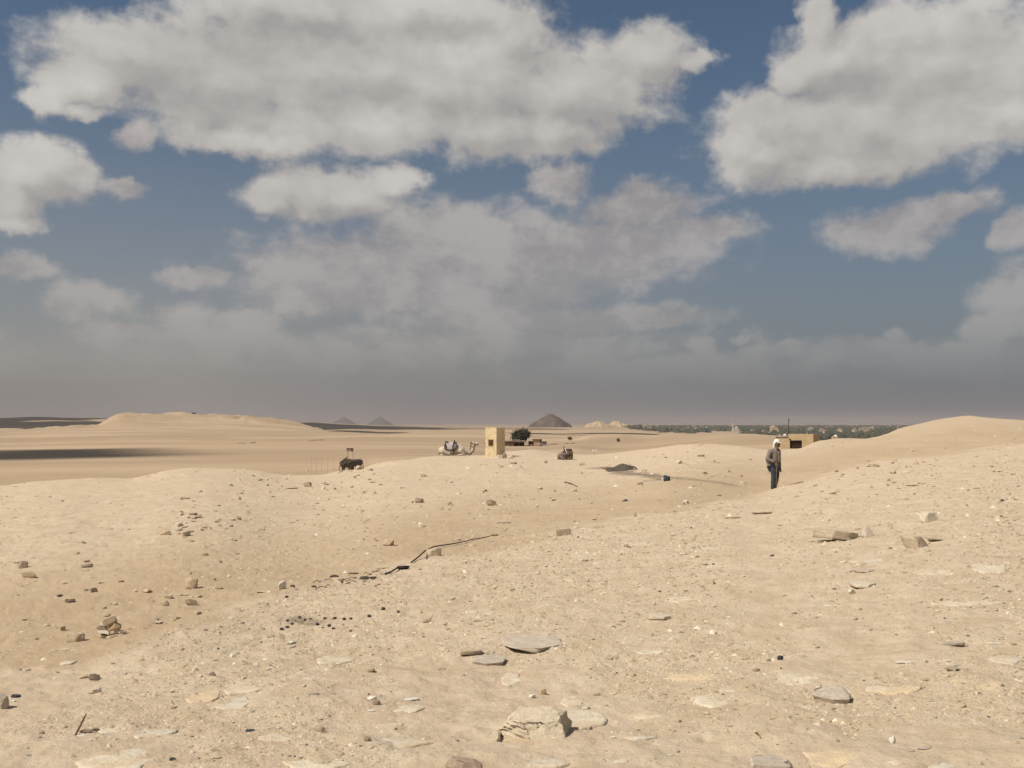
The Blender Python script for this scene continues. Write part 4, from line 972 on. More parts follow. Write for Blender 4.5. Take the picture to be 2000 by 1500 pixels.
def drape(px0, px1, z_top, z_bot, ry, mat, name, parent):
    """a cloth hung over the back as a half hoop"""
    bm = bmesh.new(); n = 18; th = np.linspace(-1.25, 1.25, n); g = []
    for k_, px in enumerate(np.linspace(px0, px1, 8)):
        row = []
        for a in th:
            w_ = 1 + .05 * math.sin(k_ * 1.9 + a * 5)
            y_ = math.sin(a) * ry * ck * w_; f_ = (1 - math.cos(a)) / (1 - math.cos(1.25)); py = z_top + (z_bot - z_top) * f_
            row.append(bm.verts.new(c(px + (1.4 if abs(a) > .8 else 0) * (k_ - 3.5) / 3.5, py, y_)))
        g.append(row)
    for A_, B_ in zip(g, g[1:]):
        for k_ in range(n - 1): bm.faces.new((A_[k_], A_[k_ + 1], B_[k_ + 1], B_[k_]))
    o = link(name, mesh_bm(name, bm, True), mat, parent); sd_ = o.modifiers.new('thick', 'SOLIDIFY'); sd_.thickness = .05; sd_.offset = 1; return o
sad = drape(870, 887, 864.5, 879.5, 11.5, M['saddlecloth'], 'saddle_blanket', camel)
sb = drape(869.5, 871.5, 863, 880, 12, M['leather'], 'saddle_arch', camel); sf = drape(885.5, 888, 862.5, 881, 12, M['leather'], 'saddle_arch', camel)
part('pommel', lambda bm: limb(bm, c(888, 864), 1.4 * ck, c(888.2, 860.6), .8 * ck), M['leather'], camel, True)
part('pommel', lambda bm: limb(bm, c(870.4, 864.5), 1.1 * ck, c(870.6, 862), .7 * ck), M['leather'], camel, True)
fused('saddle_roll', lambda bm: limb(bm, c(873.5, 863.5, -5 * ck), 1.6 * ck, c(873.5, 863.5, 5 * ck), 1.6 * ck), M['camel_b'], camel, .03, 1)
fused('saddle_bag', lambda bm: ball(bm, c(890.5, 873, -7.5 * ck), (3.2 * ck, 3.4 * ck, 7 * ck)), M['bagcloth'], camel, .03, 1)
fused('black_pad', lambda bm: ball(bm, c(889.5, 866.5, -5 * ck), (3.4 * ck, 4.5 * ck, 2.8 * ck)), M['blackcloth'], camel, .03, 1)
for px in (871.5, 886.5): part('girth_strap', lambda bm: limb(bm, c(px, 878, -11.2 * ck), .7 * ck, c(px + .6, 889, -9.6 * ck), .7 * ck), M['leather'], camel, True)
part('blanket_edge', lambda bm: limb(bm, c(871, 879.3, -11.6 * ck), .6 * ck, c(886.5, 879.6, -11.6 * ck), .6 * ck), M['leather'], camel, True)
def halter_(bm):
    limb(bm, c(919.7, 864.5, -2.6 * ck), .55 * ck, c(919.2, 872, -3.1 * ck), .7 * ck); limb(bm, c(919.2, 872, -3.1 * ck), .7 * ck, c(917.6, 881, -3.4 * ck), .5 * ck)
    limb(bm, c(920, 865.5, -3.1 * ck), .4 * ck, c(928, 868, -2.7 * ck), .4 * ck); limb(bm, c(928, 864.8, -2 * ck), .4 * ck, c(928, 870.4, -2 * ck), .4 * ck); limb(bm, c(919.4, 873, -3.2 * ck), .4 * ck, c(927, 873.4, -3.2 * ck), .4 * ck)
part('halter', halter_, M['leather'], camel, True)
part('lead_rope', lambda bm: (limb(bm, c(928, 870.5, -2.2 * ck), .35 * ck, c(926, 880, -4.2 * ck), .35 * ck), limb(bm, c(926, 880, -4.2 * ck), .35 * ck, c(918, 889.7, -6 * ck), .35 * ck)), M['leather'], camel, True)
part('eye', lambda bm: ball(bm, c(926.3, 866.4, -2.7 * ck), (.55 * ck,) * 3), M['blackcloth'], camel, True)

# ================================================================ donkeys
M['donkey'] = material('dark_donkey_hair', (.105, .085, .070), .95, .16, 3, .3, 20)
M['muzzle'] = material('pale_donkey_hair', (.30, .25, .20), .95, .1, 6)
M['greydonkey'] = material('grey_donkey_hair', (.27, .215, .18), .95, .1, 4, .3, 20)
def donkey(label, loc, rz, s=1.0, mat='donkey', head_turn=0., head_z=0., ears_back=True, lying=False):
    """a donkey standing along +x, head at the +x end"""
    d = thing('donkey', label, 'donkey', loc, rz)
    L = 0.0 if not lying else -.52
    def g(x, y, z): return (x * s, y * s, (z + L) * s)
    hx, hy = math.cos(head_turn), math.sin(head_turn)
    def b_(bm):
        limb(bm, g(-.42, 0, .86), .215 * s, g(.0, 0, .83), .235 * s); limb(bm, g(0, 0, .83), .235 * s, g(.36, 0, .86), .215 * s)
        limb(bm, g(-.50, 0, .88), .17 * s, g(-.36, 0, .93), .15 * s); limb(bm, g(.30, 0, .95), .13 * s, g(.42, 0, .92), .15 * s)
        n0 = (.42, 0, .96); n1 = (.42 + .30 * hx, .30 * hy, 1.22 + head_z)
        limb(bm, g(*n0), .155 * s, g(*n1), .095 * s)
        h1 = (n1[0] + .30 * hx, n1[1] + .30 * hy, n1[2] - .20)
        limb(bm, g(*n1), .098 * s, g(*h1), .062 * s); ball(bm, g(n1[0] + .03 * hx, n1[1] + .03 * hy, n1[2] + .0), (.10 * s, .10 * s, .10 * s))
        if not lying:
            for sy in (-1, 1):
                limb(bm, g(.34, .11 * sy, .78), .105 * s, g(.35, .11 * sy, .42), .055 * s); limb(bm, g(.35, .11 * sy, .42), .052 * s, g(.36, .11 * sy, .07), .036 * s); limb(bm, g(.36, .11 * sy, .06), .042 * s, g(.39, .11 * sy, .03), .042 * s)
                limb(bm, g(-.44, .11 * sy, .80), .135 * s, g(-.36, .12 * sy, .55), .075 * s); limb(bm, g(-.36, .12 * sy, .55), .07 * s, g(-.50, .12 * sy, .34), .046 * s)
                limb(bm, g(-.50, .12 * sy, .34), .044 * s, g(-.47, .12 * sy, .07), .036 * s); limb(bm, g(-.47, .12 * sy, .06), .042 * s, g(-.44, .12 * sy, .03), .042 * s)
        else:
            for sy in (-1, 1):
                limb(bm, g(.34, .15 * sy, .70), .10 * s, g(.46, .20 * sy, .58), .06 * s); limb(bm, g(.46, .20 * sy, .58), .055 * s, g(.26, .22 * sy, .57), .045 * s)
                limb(bm, g(-.40, .16 * sy, .72), .13 * s, g(-.22, .26 * sy, .60), .07 * s); limb(bm, g(-.22, .26 * sy, .60), .06 * s, g(-.48, .28 * sy, .57), .045 * s)
        return n1, h1
    bm0 = bmesh.new(); n1, h1 = b_(bm0); bm0.free()
    fused('body', b_, M[mat], d, .022 * s, 3)
    for sy in (-1, 1):
        px_, py_ = -hy * sy * .055, hx * sy * .055; e0 = (n1[0] + px_, n1[1] + py_, n1[2] + .07)
        e1 = (e0[0] - (.24 if ears_back else .02) * hx + px_ * 1.2, e0[1] - (.24 if ears_back else .02) * hy + py_ * 1.2, e0[2] + (.15 if ears_back else .27))
        em = tuple((a + b) / 2 for a, b in zip(e0, e1))
        fused('ear', lambda bm: (limb(bm, g(*e0), .024 * s, g(*em), .038 * s), limb(bm, g(*em), .038 * s, g(*e1), .014 * s)), M[mat], d, .012, 1)
    fused('tail', lambda bm: (limb(bm, g(-.63, 0, .92), .030 * s, g(-.72, 0, .62), .022 * s), limb(bm, g(-.72, 0, .62), .026 * s, g(-.72, 0, .34 if not lying else .56), .034 * s)), M[mat], d, .014, 1)
    fused('muzzle', lambda bm: ball(bm, g(h1[0] + .015 * hx, h1[1] + .015 * hy, h1[2] - .01), (.068 * s, .068 * s, .062 * s)), M['muzzle'], d, .014, 1)
    return d
a_ = at_depth(692, 60.2); donkey('dark donkey in front, rump to the right and long ears laid back', a_, R(180 + 42), .90, head_turn=R(-30), head_z=-.18)
b2 = at_depth(680, 61.2); donkey('dark donkey behind, its rump and hanging tail showing at the left', b2, R(34), .84, head_turn=R(20), head_z=-.50)
lp = at(1104, 898.5); ly = lp.y + .5; lp = at_depth(1103, ly)
ld = donkey('grey donkey lying on the crest under a dark pack saddle', (lp.x, lp.y, lp.z), R(32), .92, 'greydonkey', head_turn=R(50), head_z=-.28, ears_back=False, lying=True)
def pk(bm):
    n = 14; g = []
    for k_, x in enumerate((-.02, .14, .30, .44)):
        g.append([bm.verts.new((x, math.sin(a) * (.30 + .02 * (k_ % 2)), .30 + math.cos(a) * .30 - (0 if abs(a) < 1.2 else .0))) for a in np.linspace(-1.9, 1.9, n)])
    for A_, B_ in zip(g, g[1:]):
        for k_ in range(n - 1): bm.faces.new((A_[k_], A_[k_ + 1], B_[k_ + 1], B_[k_]))
pso = part('pack_saddle', pk, M['leather'], ld, True); m_ = pso.modifiers.new('thick', 'SOLIDIFY'); m_.thickness = .06; m_.offset = 1
boxp('pack_box', M['cloth_dark'], pso, .06, .46, -.30, .24, .46, .78, .04)
boxp('pack_blanket', M['camel_b'], pso, .02, .50, -.36, -.30, .05, .62, .02)
part('saddle_horn', lambda bm: (limb(bm, (-.04, 0, .55), .045, (-.10, -.02, .90), .05), ball(bm, (-.10, -.02, .92), (.07, .07, .06))), M['camel_b'], pso, True)
part('white_rope', lambda bm: limb(bm, (-.06, -.12, .82), .028, (-.02, -.27, .50), .028), M['whitepaint'], pso, True)

# ================================================================ signs and fence beyond the mound
sy_ = 90.0; sp = at_depth(683, sy_); sk = sy_ / F; zb = pt(683, 881, sy_).z
sg = thing('signboard', 'small brown signboard on thin posts above the dark donkeys', 'sign', sp)
bz0, bz1 = zb - sp.z - .02, zb - sp.z + .23
boxp('board', M['sign'], sg, -.30, .32, -.02, .02, bz0, bz1)
boxp('pale_panel', M['signpale'], sg, -.27, -.17, -.026, -.0205, bz0 + .02, bz1 - .06); boxp('pale_panel', M['signpale'], sg, -.09, .08, -.026, -.0205, bz0 + .03, bz1 - .05)
boxp('top_rail', M['iron'], sg, -.34, .34, -.03, .03, bz1, bz1 + .035)
for x in (-.20, .28): boxp('post', M['signpale'], sg, x - .02, x + .02, .021, .06, -.2, bz1)
py_ = 92.5; wp = at_depth(1161, py_); zb = pt(1161, 880, py_).z - wp.z
pq = thing('marker_post', 'thin post carrying two small white plates on the mound right of the lying donkey', 'sign', wp)
for x in (-.115, .105): part('plate', lambda bm: bmesh.ops.create_cone(bm, cap_ends=True, segments=12, radius1=.095, radius2=.095, depth=.02, matrix=Matrix.Translation((x, -.03, zb)) @ Matrix.Rotation(R(90), 4, 'X')), M['whitepaint'], pq)
boxp('post', M['signpale'], pq, -.02, .02, -.02, .02, -.2, zb + .1)
M['palewood'] = material('bleached_wood', (.46, .35, .235), .9, .1, 20)
fpx = (608, 618, 628, 640, 652, 664, 690, 703, 716); fpts = [at_depth(px, 84 + i * .9) for i, px in enumerate(fpx)]
fz = [pt(px, 893, 84 + i * .9).z for i, px in enumerate(fpx)]
fence = thing('wire_fence', 'faint wire fence of thin sticks in the hollow behind the dark donkeys', 'fence', fpts[0])
for p_, z_ in zip(fpts, fz):
    q_ = p_ - fpts[0]; boxp('post', M['palewood'], fence, q_.x - .009, q_.x + .009, q_.y - .009, q_.y + .009, q_.z - .2, z_ - fpts[0].z + random.uniform(-.15, .1))
for dz in (.15, .55): link('wire', mesh_bm('wire', path_bm([p_ - fpts[0] + Vector((0, -.026, (z_ - p_.z) - dz)) for p_, z_ in zip(fpts, fz)], .005, 5)), M['palewood'], fence)

# ================================================================ hose, debris, droppings, twigs
def on_ground(pts, lift): return [at(px, py) + Vector((0, 0, l)) for (px, py), l in zip(pts, lift)]
hp = on_ground([(803, 1100), (815, 1094), (830, 1086), (845, 1077), (858, 1072.5), (880, 1067), (900, 1062), (925, 1055), (940, 1052), (958, 1048), (974, 1044)], [.01, .03, .06, .07, .05, .035, .025, .015, .010, .006, .0])
tag(link('hose', mesh_bm('hose', path_bm(hp, [.011, .011, .011, .011, .010, .010, .009, .008, .007, .006, .004])), M['pipe']), 'black hose lying along the gully, bent over a pale stone', 'hose')
sp_ = on_ground([(836, 1083), (834, 1090), (833, 1093)], [.05, .02, .0]); tag(link('stick', mesh_bm('stick', path_bm(sp_, .009)), M['pipe']), 'short dark prop stick under the bend of the black hose', 'stick')
h2 = on_ground([(752, 1124), (765, 1119), (778, 1113)], [.01, .02, .03])
br = thing('broken_spade', 'broken dark blade on a thin shaft at the lower end of the hose', 'spade', h2[0])
link('shaft', mesh_bm('shaft', path_bm([p_ - h2[0] for p_ in h2], .011)), M['pipe'], br)
q_ = h2[2] - h2[0]; o = link('blade', cut_rock(411, 'slab', 0), M['iron'], br); o.location = (q_.x + .06, q_.y + .02, q_.z - .02); o.scale = (.16, .14, .035); o.rotation_euler = (R(-14), R(8), R(30))
random.seed(3)
for i, (px, py, w, h, lab) in enumerate([(711, 1133, 20, 9, 'largest black charcoal lump at the right end of the gully debris'), (728, 1132, 13, 6, 'black splinter right of the largest charcoal lump'), (652, 1128, 16, 7, 'brown charred lump at the left of the gully debris'), (690, 1122, 22, 5, 'long charred strip on top of the gully debris'), (668, 1140, 9, 5, 'small charred lump below the gully debris'), (572, 1147, 9, 6, 'dark lump beside the cream upright stone in the gully'), (612, 1147, 10, 5, 'dark chip at the left end of the gully debris')]):
    o = link('charcoal', lib_mesh('chunk', 'cloth_dark', i)); tag(o, lab, 'charcoal'); place(o, px, py, w, h, .7, R(random.uniform(-30, 30)))
for i in range(16):
    px, py = random.uniform(590, 745), 0; py = 1150 - (px - 590) * .16 + random.uniform(-10, 10)
    if i % 2:
        a = at(px, py); an = random.uniform(-.6, .6); L_ = random.uniform(.06, .16); d = Vector((math.cos(an), math.sin(an), 0)) * L_
        tag(link('twig', mesh_bm('twig', path_bm([a + Vector((0, 0, .01)), a + d * .5 + Vector((0, 0, .035)), a + d + Vector((0, 0, .012))], [.006, .005, .003], 5)), M['wood']), describe(px, py, 'charred twig', 'brown', 12, [('the largest charcoal lump', 711, 1133), ('the charred lump in the gully', 652, 1128), ('the long charred strip', 690, 1120), ('the cream upright stone', 550, 1153)]), 'twig', 'twigs in the gully')
    else:
        o = link('stone', lib_mesh('slab', random.choice(('tan', 'lime', 'pale')), i)); tag(o, describe(px, py, 'gully stone', 'tan', 12, [('the largest charcoal lump', 711, 1133), ('the charred lump in the gully', 652, 1128), ('the long charred strip', 690, 1120), ('the cream upright stone', 550, 1153)]), 'stone', 'stones in the gully debris'); place(o, px, py, random.uniform(10, 22), 5, .7, R(random.uniform(0, 90)), (R(-8), 0))
DG = [(585,1208,6),(634,1211,6),(653,1210,7),(672,1211.5,7),(685,1211.5,7),(721,1206,8),(748,1192,8),(778,1199,7),(619,1222,8),(642,1225,7),(651,1230,6),(685,1236,5),(549,1232,7),(560,1227,7),(570,1221,6),(561,1215,6),(595,1212,5),(606,1211,5),(630,1228,4),(577,1215,5),(559,1168,6)]
for i, (px, py, w) in enumerate(DG):
    o = link('dung_ball', lib_mesh('round', 'dung', i)); tag(o, describe(px, py, 'round dropping', 'dung', w * 2, [('the dung patch', 598, 1215), ('the cream upright stone', 550, 1150), ('the pale mid-slope flush slab', 940, 1196)], (11, 14.5)), 'dropping', 'droppings on the near slope'); place(o, px, py, w, w * .85, .95, R(i * 40))
def twig(pts, lift, r, lab, nm='stick'):
    tag(link(nm, mesh_bm(nm, path_bm(on_ground(pts, lift), r, 6)), M['wood']), lab, 'stick')
twig([(147, 1437), (158, 1432), (168, 1429)], [.0, .045, .09], [.006, .006, .003], 'brown twig leaning up beside a reddish stone at lower left')
twig([(1102, 943), (1114, 946), (1128, 951.5)], [.03, .04, .01], [.02, .03, .02], 'weathered stick lying on the mound below the soot streak')
twig([(832, 1218), (842, 1214), (846, 1211)], [.0, .02, .05], [.005, .004, .002], 'forked twig on the near slope below the gully')
twig([(1474, 1432), (1480, 1440), (1487, 1446)], [.0, .02, .0], [.004, .004, .002], 'tiny dark twig on the lower right gravel')
for px, py, w, h, mt, lab in ((165, 1433, 22, 10, 'brown', 'reddish brown stone at the foot of the leaning twig'), (186, 1430, 14, 9, 'brown', 'second reddish brown stone right of the leaning twig'), (156, 1441, 18, 7, 'white', 'white stone under the leaning twig')):
    o = link('stone', lib_mesh('chunk', mt, 4)); tag(o, lab, 'stone'); place(o, px, py, w, h, .8)
# the crumpled dark sheet on the soot streak
sp2 = at(1212, 916.5); k_ = sp2.y / F
def sheet(bm):
    nx, ny = 34, 14; g = []
    for j in range(ny):
        row = []
        for i in range(nx):
            u, v = i / (nx - 1), j / (ny - 1); x = (u - .5) * 58 * k_; y = (v - .4) * 3.2
            hgt = (7.5 * math.exp(-((u - .60) / .24) ** 2) + 3.0 * math.exp(-((u - .15) / .10) ** 2)) * k_ * math.sin(math.pi * min(1, v * 1.05)) ** .8
            hgt *= 1 + .5 * float(fbm(np.array([u * 7.]), np.array([v * 4.]), 5, 3)[0]); hgt += .05 * float(fbm(np.array([u * 16.]), np.array([v * 8.]), 9, 3)[0])
            row.append(bm.verts.new((x, y, gz(sp2.x + x, sp2.y + y) - sp2.z + max(hgt, -.05) + .012)))
        g.append(row)
    for A_, B_ in zip(g, g[1:]):
        for i in range(nx - 1): bm.faces.new((A_[i], A_[i + 1], B_[i + 1], B_[i]))
bm = bmesh.new(); sheet(bm); o = link('crumpled_sheet', mesh_bm('crumpled_sheet', bm, True), M['cloth_dark'], loc=sp2); tag(o, 'heap of crumpled dark charred sheeting on the soot streak right of the lying donkey', 'debris')
sd_ = o.modifiers.new('thick', 'SOLIDIFY'); sd_.thickness = .02
for px, py, w, h, kd, mt, lab in ((1226, 918, 6, 6, 'round', 'white', 'white round stone in front of the crumpled dark sheeting'), (1180, 915, 20, 4, 'slab', 'tan', 'tan board-like stone left of the crumpled dark sheeting'), (1190, 910, 5, 6, 'chunk', 'pale', 'pale upright scrap left of the crumpled dark sheeting'), (1137, 909, 12, 5, 'chunk', 'brown', 'dark brown clod left of the soot streak'), (1258, 921, 12, 4, 'slab', 'pale', 'pale flake right of the crumpled dark sheeting'), (1066, 905, 6, 6, 'round', 'brown', 'dark brown knob of stone left of the lying donkey'), (1003, 906, 14, 4, 'slab', 'brown', 'flat dark stone on the mound below the booth'), (1370, 892, 14, 4, 'slab', 'brown', 'dark curved scrap on the pale mound left of the man'), (1208, 863, 7, 8, 'chunk', 'dark', 'small black heap at the foot of the distant pale dune')):
    o = link('stone', lib_mesh(kd, mt, 3)); tag(o, lab, 'stone'); place(o, px, py, w, h, .8)

# ================================================================ huts and tree in the middle distance
hy_ = at(1020, 871.5).y; hy_ = min(max(hy_, 240), 340); hk = hy_ / F
def mid(px, dy=0.): return at_depth(px, hy_ + dy)
M['roofpale'] = material('pale_roof_sheet', (.46, .38, .32), .9, .15, .8)
M['mudbrick'] = material('mud_brick', (.30, .205, .135), .95, .12, 1.2)
M['shade_and_dark'] = material('dark_interior', (.085, .06, .048), .95, .15, 2)  # shade inside shed, stall and recess is in this colour; dark roofs too
M['redsheet'] = material('rusty_red_sheet', (.24, .12, .09), .9, .15, 1)
M['greysheet'] = material('grey_sheet', (.30, .28, .27), .8, .1, 1)
b0 = mid(985); sh = thing('shed', 'long low shed with a flat pale roof and dark open front beside the tree', 'shed', b0)
w_ = 40 * hk; H_ = 12 * hk
boxp('roof', M['roofpale'], sh, -.3, w_, -.4, 3.2, H_ * .78, H_ * .78 + .16); boxp('fascia', M['redsheet'], sh, -.25, w_ - .1, -.36, -.30, H_ * .60, H_ * .775)
boxp('back_wall', M['shade_and_dark'], sh, 0, w_ - .2, 2.6, 2.8, -.4, H_ * .775)
boxp('mud_wall', M['mudbrick'], sh, .0, 9.5 * hk, .0, .2, -.4, H_ * .55); boxp('mud_wall', M['mudbrick'], sh, 11 * hk, 18 * hk, .05, .25, -.4, H_ * .46)
for i, f_ in enumerate((.02, .26, .47, .72, .97)): boxp('post', M['wood'], sh, w_ * f_ - .06, w_ * f_ + .06, -.28, -.16, -.4, H_ * .60)
boxp('upper_roof', M['roofpale'], sh, 15 * hk, 31 * hk, .6, 2.8, H_ * .95, H_ * .95 + .12); boxp('upper_wall', M['redsheet'], sh, 15.3 * hk, 30.7 * hk, .7, 2.7, H_ * .78 + .163, H_ * .948)
b1 = mid(1032); st = thing('stall', 'small dark open stall between the shed and the cream hut', 'stall', b1)
boxp('roof', M['roofpale'], st, -.1, 9.5 * hk, -.2, 1.8, 9.5 * hk, 9.5 * hk + .14); boxp('back_wall', M['shade_and_dark'], st, 0, 9.2 * hk, 1.4, 1.6, -.4, 9.48 * hk)
boxp('counter', M['mudbrick'], st, .6, 8 * hk, .1, .5, -.4, 3.6 * hk)
for x in (.05, 9.1 * hk): boxp('post', M['wood'], st, x - .06, x + .06, -.12, .0, -.4, 9.48 * hk)
b2_ = mid(1041); ht_ = thing('hut', 'cream walled hut with a dark roof edge right of the tree', 'hut', b2_)
boxp('wall', M['ochrewall'], ht_, 0, 14 * hk, 0, 3, -.4, 12.2 * hk); boxp('roof', M['wood'], ht_, -.15, 17.5 * hk, -.3, 3.2, 12.2 * hk + .003, 12.2 * hk + .2); boxp('porch_wall', M['shade_and_dark'], ht_, 14 * hk + .003, 17 * hk, .3, 2.8, -.4, 12.2 * hk)
b3 = mid(1054, -2.); mdh = thing('earth_mound', 'brown heap of earth in front of the cream hut', 'mound', b3)
part('heap', lambda bm: (ball(bm, (0, 0, .2), (5 * hk, 1.1, 6.4 * hk - .2)), ball(bm, (-4 * hk, 0, .0), (5 * hk, 1.0, 4 * hk))), M['mudbrick'], mdh, True)
b4 = mid(1059); ct = thing('cabin', 'small grey sheet cabin with a dark roof at the right end of the huts', 'cabin', b4)
boxp('wall', M['greysheet'], ct, 0, 8 * hk, 0, 1.6, -.4, 7 * hk); boxp('roof', M['shade_and_dark'], ct, -.1, 9 * hk, -.2, 1.8, 7 * hk + .003, 8.4 * hk); boxp('post', M['wood'], ct, 8.6 * hk, 9.4 * hk, -.1, .05, -.4, 7 * hk)
for px, py, lab in ((1075, 865, 'left dark low arch of rubble right of the huts'), (1086, 865.5, 'middle dark low arch of rubble right of the huts'), (1117, 865.5, 'right dark low arch of rubble right of the huts'), (1105, 866, 'faint low rubble heap between the dark arches right of the huts')):
    o = link('rubble_heap', lib_mesh('round', 'brown', int(px))); tag(o, lab, 'rubble'); place(o, px, py, 11, 3.2, .6, 0, p=at_depth(px, hy_ + 6))
for px, lab in ((1114, 'grey bush on the far sand right of the huts'),):
    q0 = at_depth(px, 430)
def leafy(name, cx, n, rad3, size, mat, parent, seed, clumps=9):
    r = np.random.default_rng(seed); cl = r.normal(size=(clumps, 3)); cl /= np.linalg.norm(cl, axis=1)[:, None]; cl *= r.uniform(.35, .82, (clumps, 1)); cl[:, 2] = np.abs(cl[:, 2]) * 1.0 - .25
    ci = r.integers(0, clumps, n); p_ = cl[ci] + r.normal(size=(n, 3)) * .20
    p_ = p_ * np.array(rad3) + np.array(cx)
    a = r.normal(size=(n, 3)); a /= np.linalg.norm(a, axis=1)[:, None]; b = np.cross(a, r.normal(size=(n, 3))); b /= np.linalg.norm(b, axis=1)[:, None]
    sz = size * r.uniform(.6, 1.3, (n, 1))
    V = np.stack([p_ - a * sz, p_ + b * sz * .45, p_ + a * sz, p_ - b * sz * .45], 1).reshape(-1, 3)
    return link(name, mesh_np(name, V, np.arange(4 * n).reshape(-1, 4), 4), mat, parent)
b5 = mid(1018, 4.5); tr = thing('tree', 'bushy dark green tree standing behind the long low shed', 'tree', b5)
TR = 19 * hk; TT = 30 * hk
for i, (dx, dz, r0) in enumerate(((0, TT * .62, .22), (-TR * .5, TT * .60, .12), (TR * .5, TT * .55, .12))):
    link('trunk' if i == 0 else 'limb', mesh_bm('trunk', path_bm([(0, 0, -.4), (dx * .15, 0, TT * .2), (dx * .6, .1, TT * .42), (dx, .2, dz)], [r0 * 1.3, r0, r0 * .7, r0 * .3])), M['wood'], tr)
leafy('crown', (0, 0, TT * .62), 6500, (TR * .92, TR * .8, TT * .56), .34, M['leaf'], tr, 5, 16)
b6 = at_depth(1113, 420); bu = thing('bush', 'grey green bush on the far sand right of the huts', 'bush', b6)
link('stem', mesh_bm('stem', path_bm([(0, 0, -.2), (.1, 0, .8)], [.1, .05])), M['wood'], bu); leafy('foliage', (0, 0, .9), 500, (1.3, 1.2, 1.0), .3, M['leaf'], bu, 9, 6)

# ================================================================ the ochre building and its mast
oy = 128.0; ok_ = oy / F; ob = at_depth(1540, oy); zr = pt(1540, 847.5, oy).z - ob.z; zl = pt(1540, 853, oy).z - ob.z
bd = thing('ochre_building', 'ochre flat-roofed building half hidden by the dune behind the man', 'building', ob, R(-31))
W_, D_ = 48 * ok_, 2.7
op0, op1 = .18, 26 * ok_; oz0, oz1 = pt(1540, 876, oy).z - ob.z, pt(1540, 860, oy).z - ob.z
def bwall(bm):
    box_bm(0, op0, 0, .25, -1.5, zr, bm); box_bm(op1, W_, 0, .25, -1.5, zr, bm); box_bm(op0, op1, 0, .25, oz1, zr, bm); box_bm(op0, op1, 0, .25, -1.5, oz0, bm)
part('front_wall', bwall, M['ochrewall'], bd)
sw = link('side_wall', mesh_bm('side_wall', box_bm(0, .25, 0, D_ - .256, -1.5, zr)), M['ochrewall'], bd); sw.location = (W_ - .25, .253, 0); sw.rotation_euler = (0, 0, 0)
boxp('back_wall', M['ochrewall'], bd, 0, W_, D_, D_ + .2, -1.5, zr - .02); boxp('roof', M['booth_in'], bd, .1, W_ - .26, .253, D_ - .01, zr - .25, zr - .1)
lv = boxp('recess', M['shade_and_dark'], bd, op0 + .003, op1 - .003, .9, 1.0, oz0, oz1 - .003)
for k_ in range(6):
    z_ = oz0 + (oz1 - oz0) * (k_ + .5) / 6; boxp('slat', M['shade'], lv, op0 + .01, op1 - .01, .30, .42, z_ - .03, z_ + .03)
boxp('vent', M['shade'], bd, .10, .34, -.03, -.003, zr - .82, zr - .62)
lx0 = (1515 - 1540) * ok_
boxp('side_block', M['ochrewall'], bd, lx0, -.003, .1, D_, -1.5, zl); boxp('side_roof', M['roofpale'], bd, lx0 - .15, -.003, -.05, D_, zl + .003, zl + .12)
boxp('roof_tank', M['whitepaint'], bd, lx0 + .75, lx0 + 1.1, 1.0, 1.5, zl + .123, zl + .36); boxp('roof_tank', M['roofpale'], bd, lx0 + .1, lx0 + .35, 1.0, 1.5, zl + .123, zl + .27); boxp('roof_tank', M['roofpale'], bd, 32 * ok_, 33.5 * ok_, 1, 1.4, zr - .098, zr + .12)
mp = at_depth(1541, oy + .9); mz = pt(1541, 820, oy + .9).z - mp.z
ms = thing('mast', 'thin dark mast rising at the left corner of the ochre building', 'mast', mp)
link('pole', mesh_bm('pole', path_bm([(0, 0, -.5), (0, 0, mz * .6), (.0, 0, mz)], [.07, .055, .045])), M['iron'], ms); link('finial', mesh_bm('finial', path_bm([(0, 0, mz - .05), (0, 0, mz + .12)], .075)), M['iron'], ms)
dp_ = 190.0; dq_ = at_depth(1631, dp_); dz_ = pt(1631, 853.5, dp_).z - dq_.z
dm = thing('domed_shrine', 'tiny white domed roof peeping over the dune right of the ochre building', 'shrine', dq_)
boxp('wall', M['ochrewall'], dm, -.55, .45, -.5, .5, -.5, dz_); part('dome', lambda bm: ball(bm, (.1, 0, dz_), (.40, .42, .42)), M['whitepaint'], dm, True)
part('arch', lambda bm: limb(bm, (-.5, -.3, dz_), .14, (-.2, -.3, dz_ + .16), .12), M['ochrewall'], dm, True)

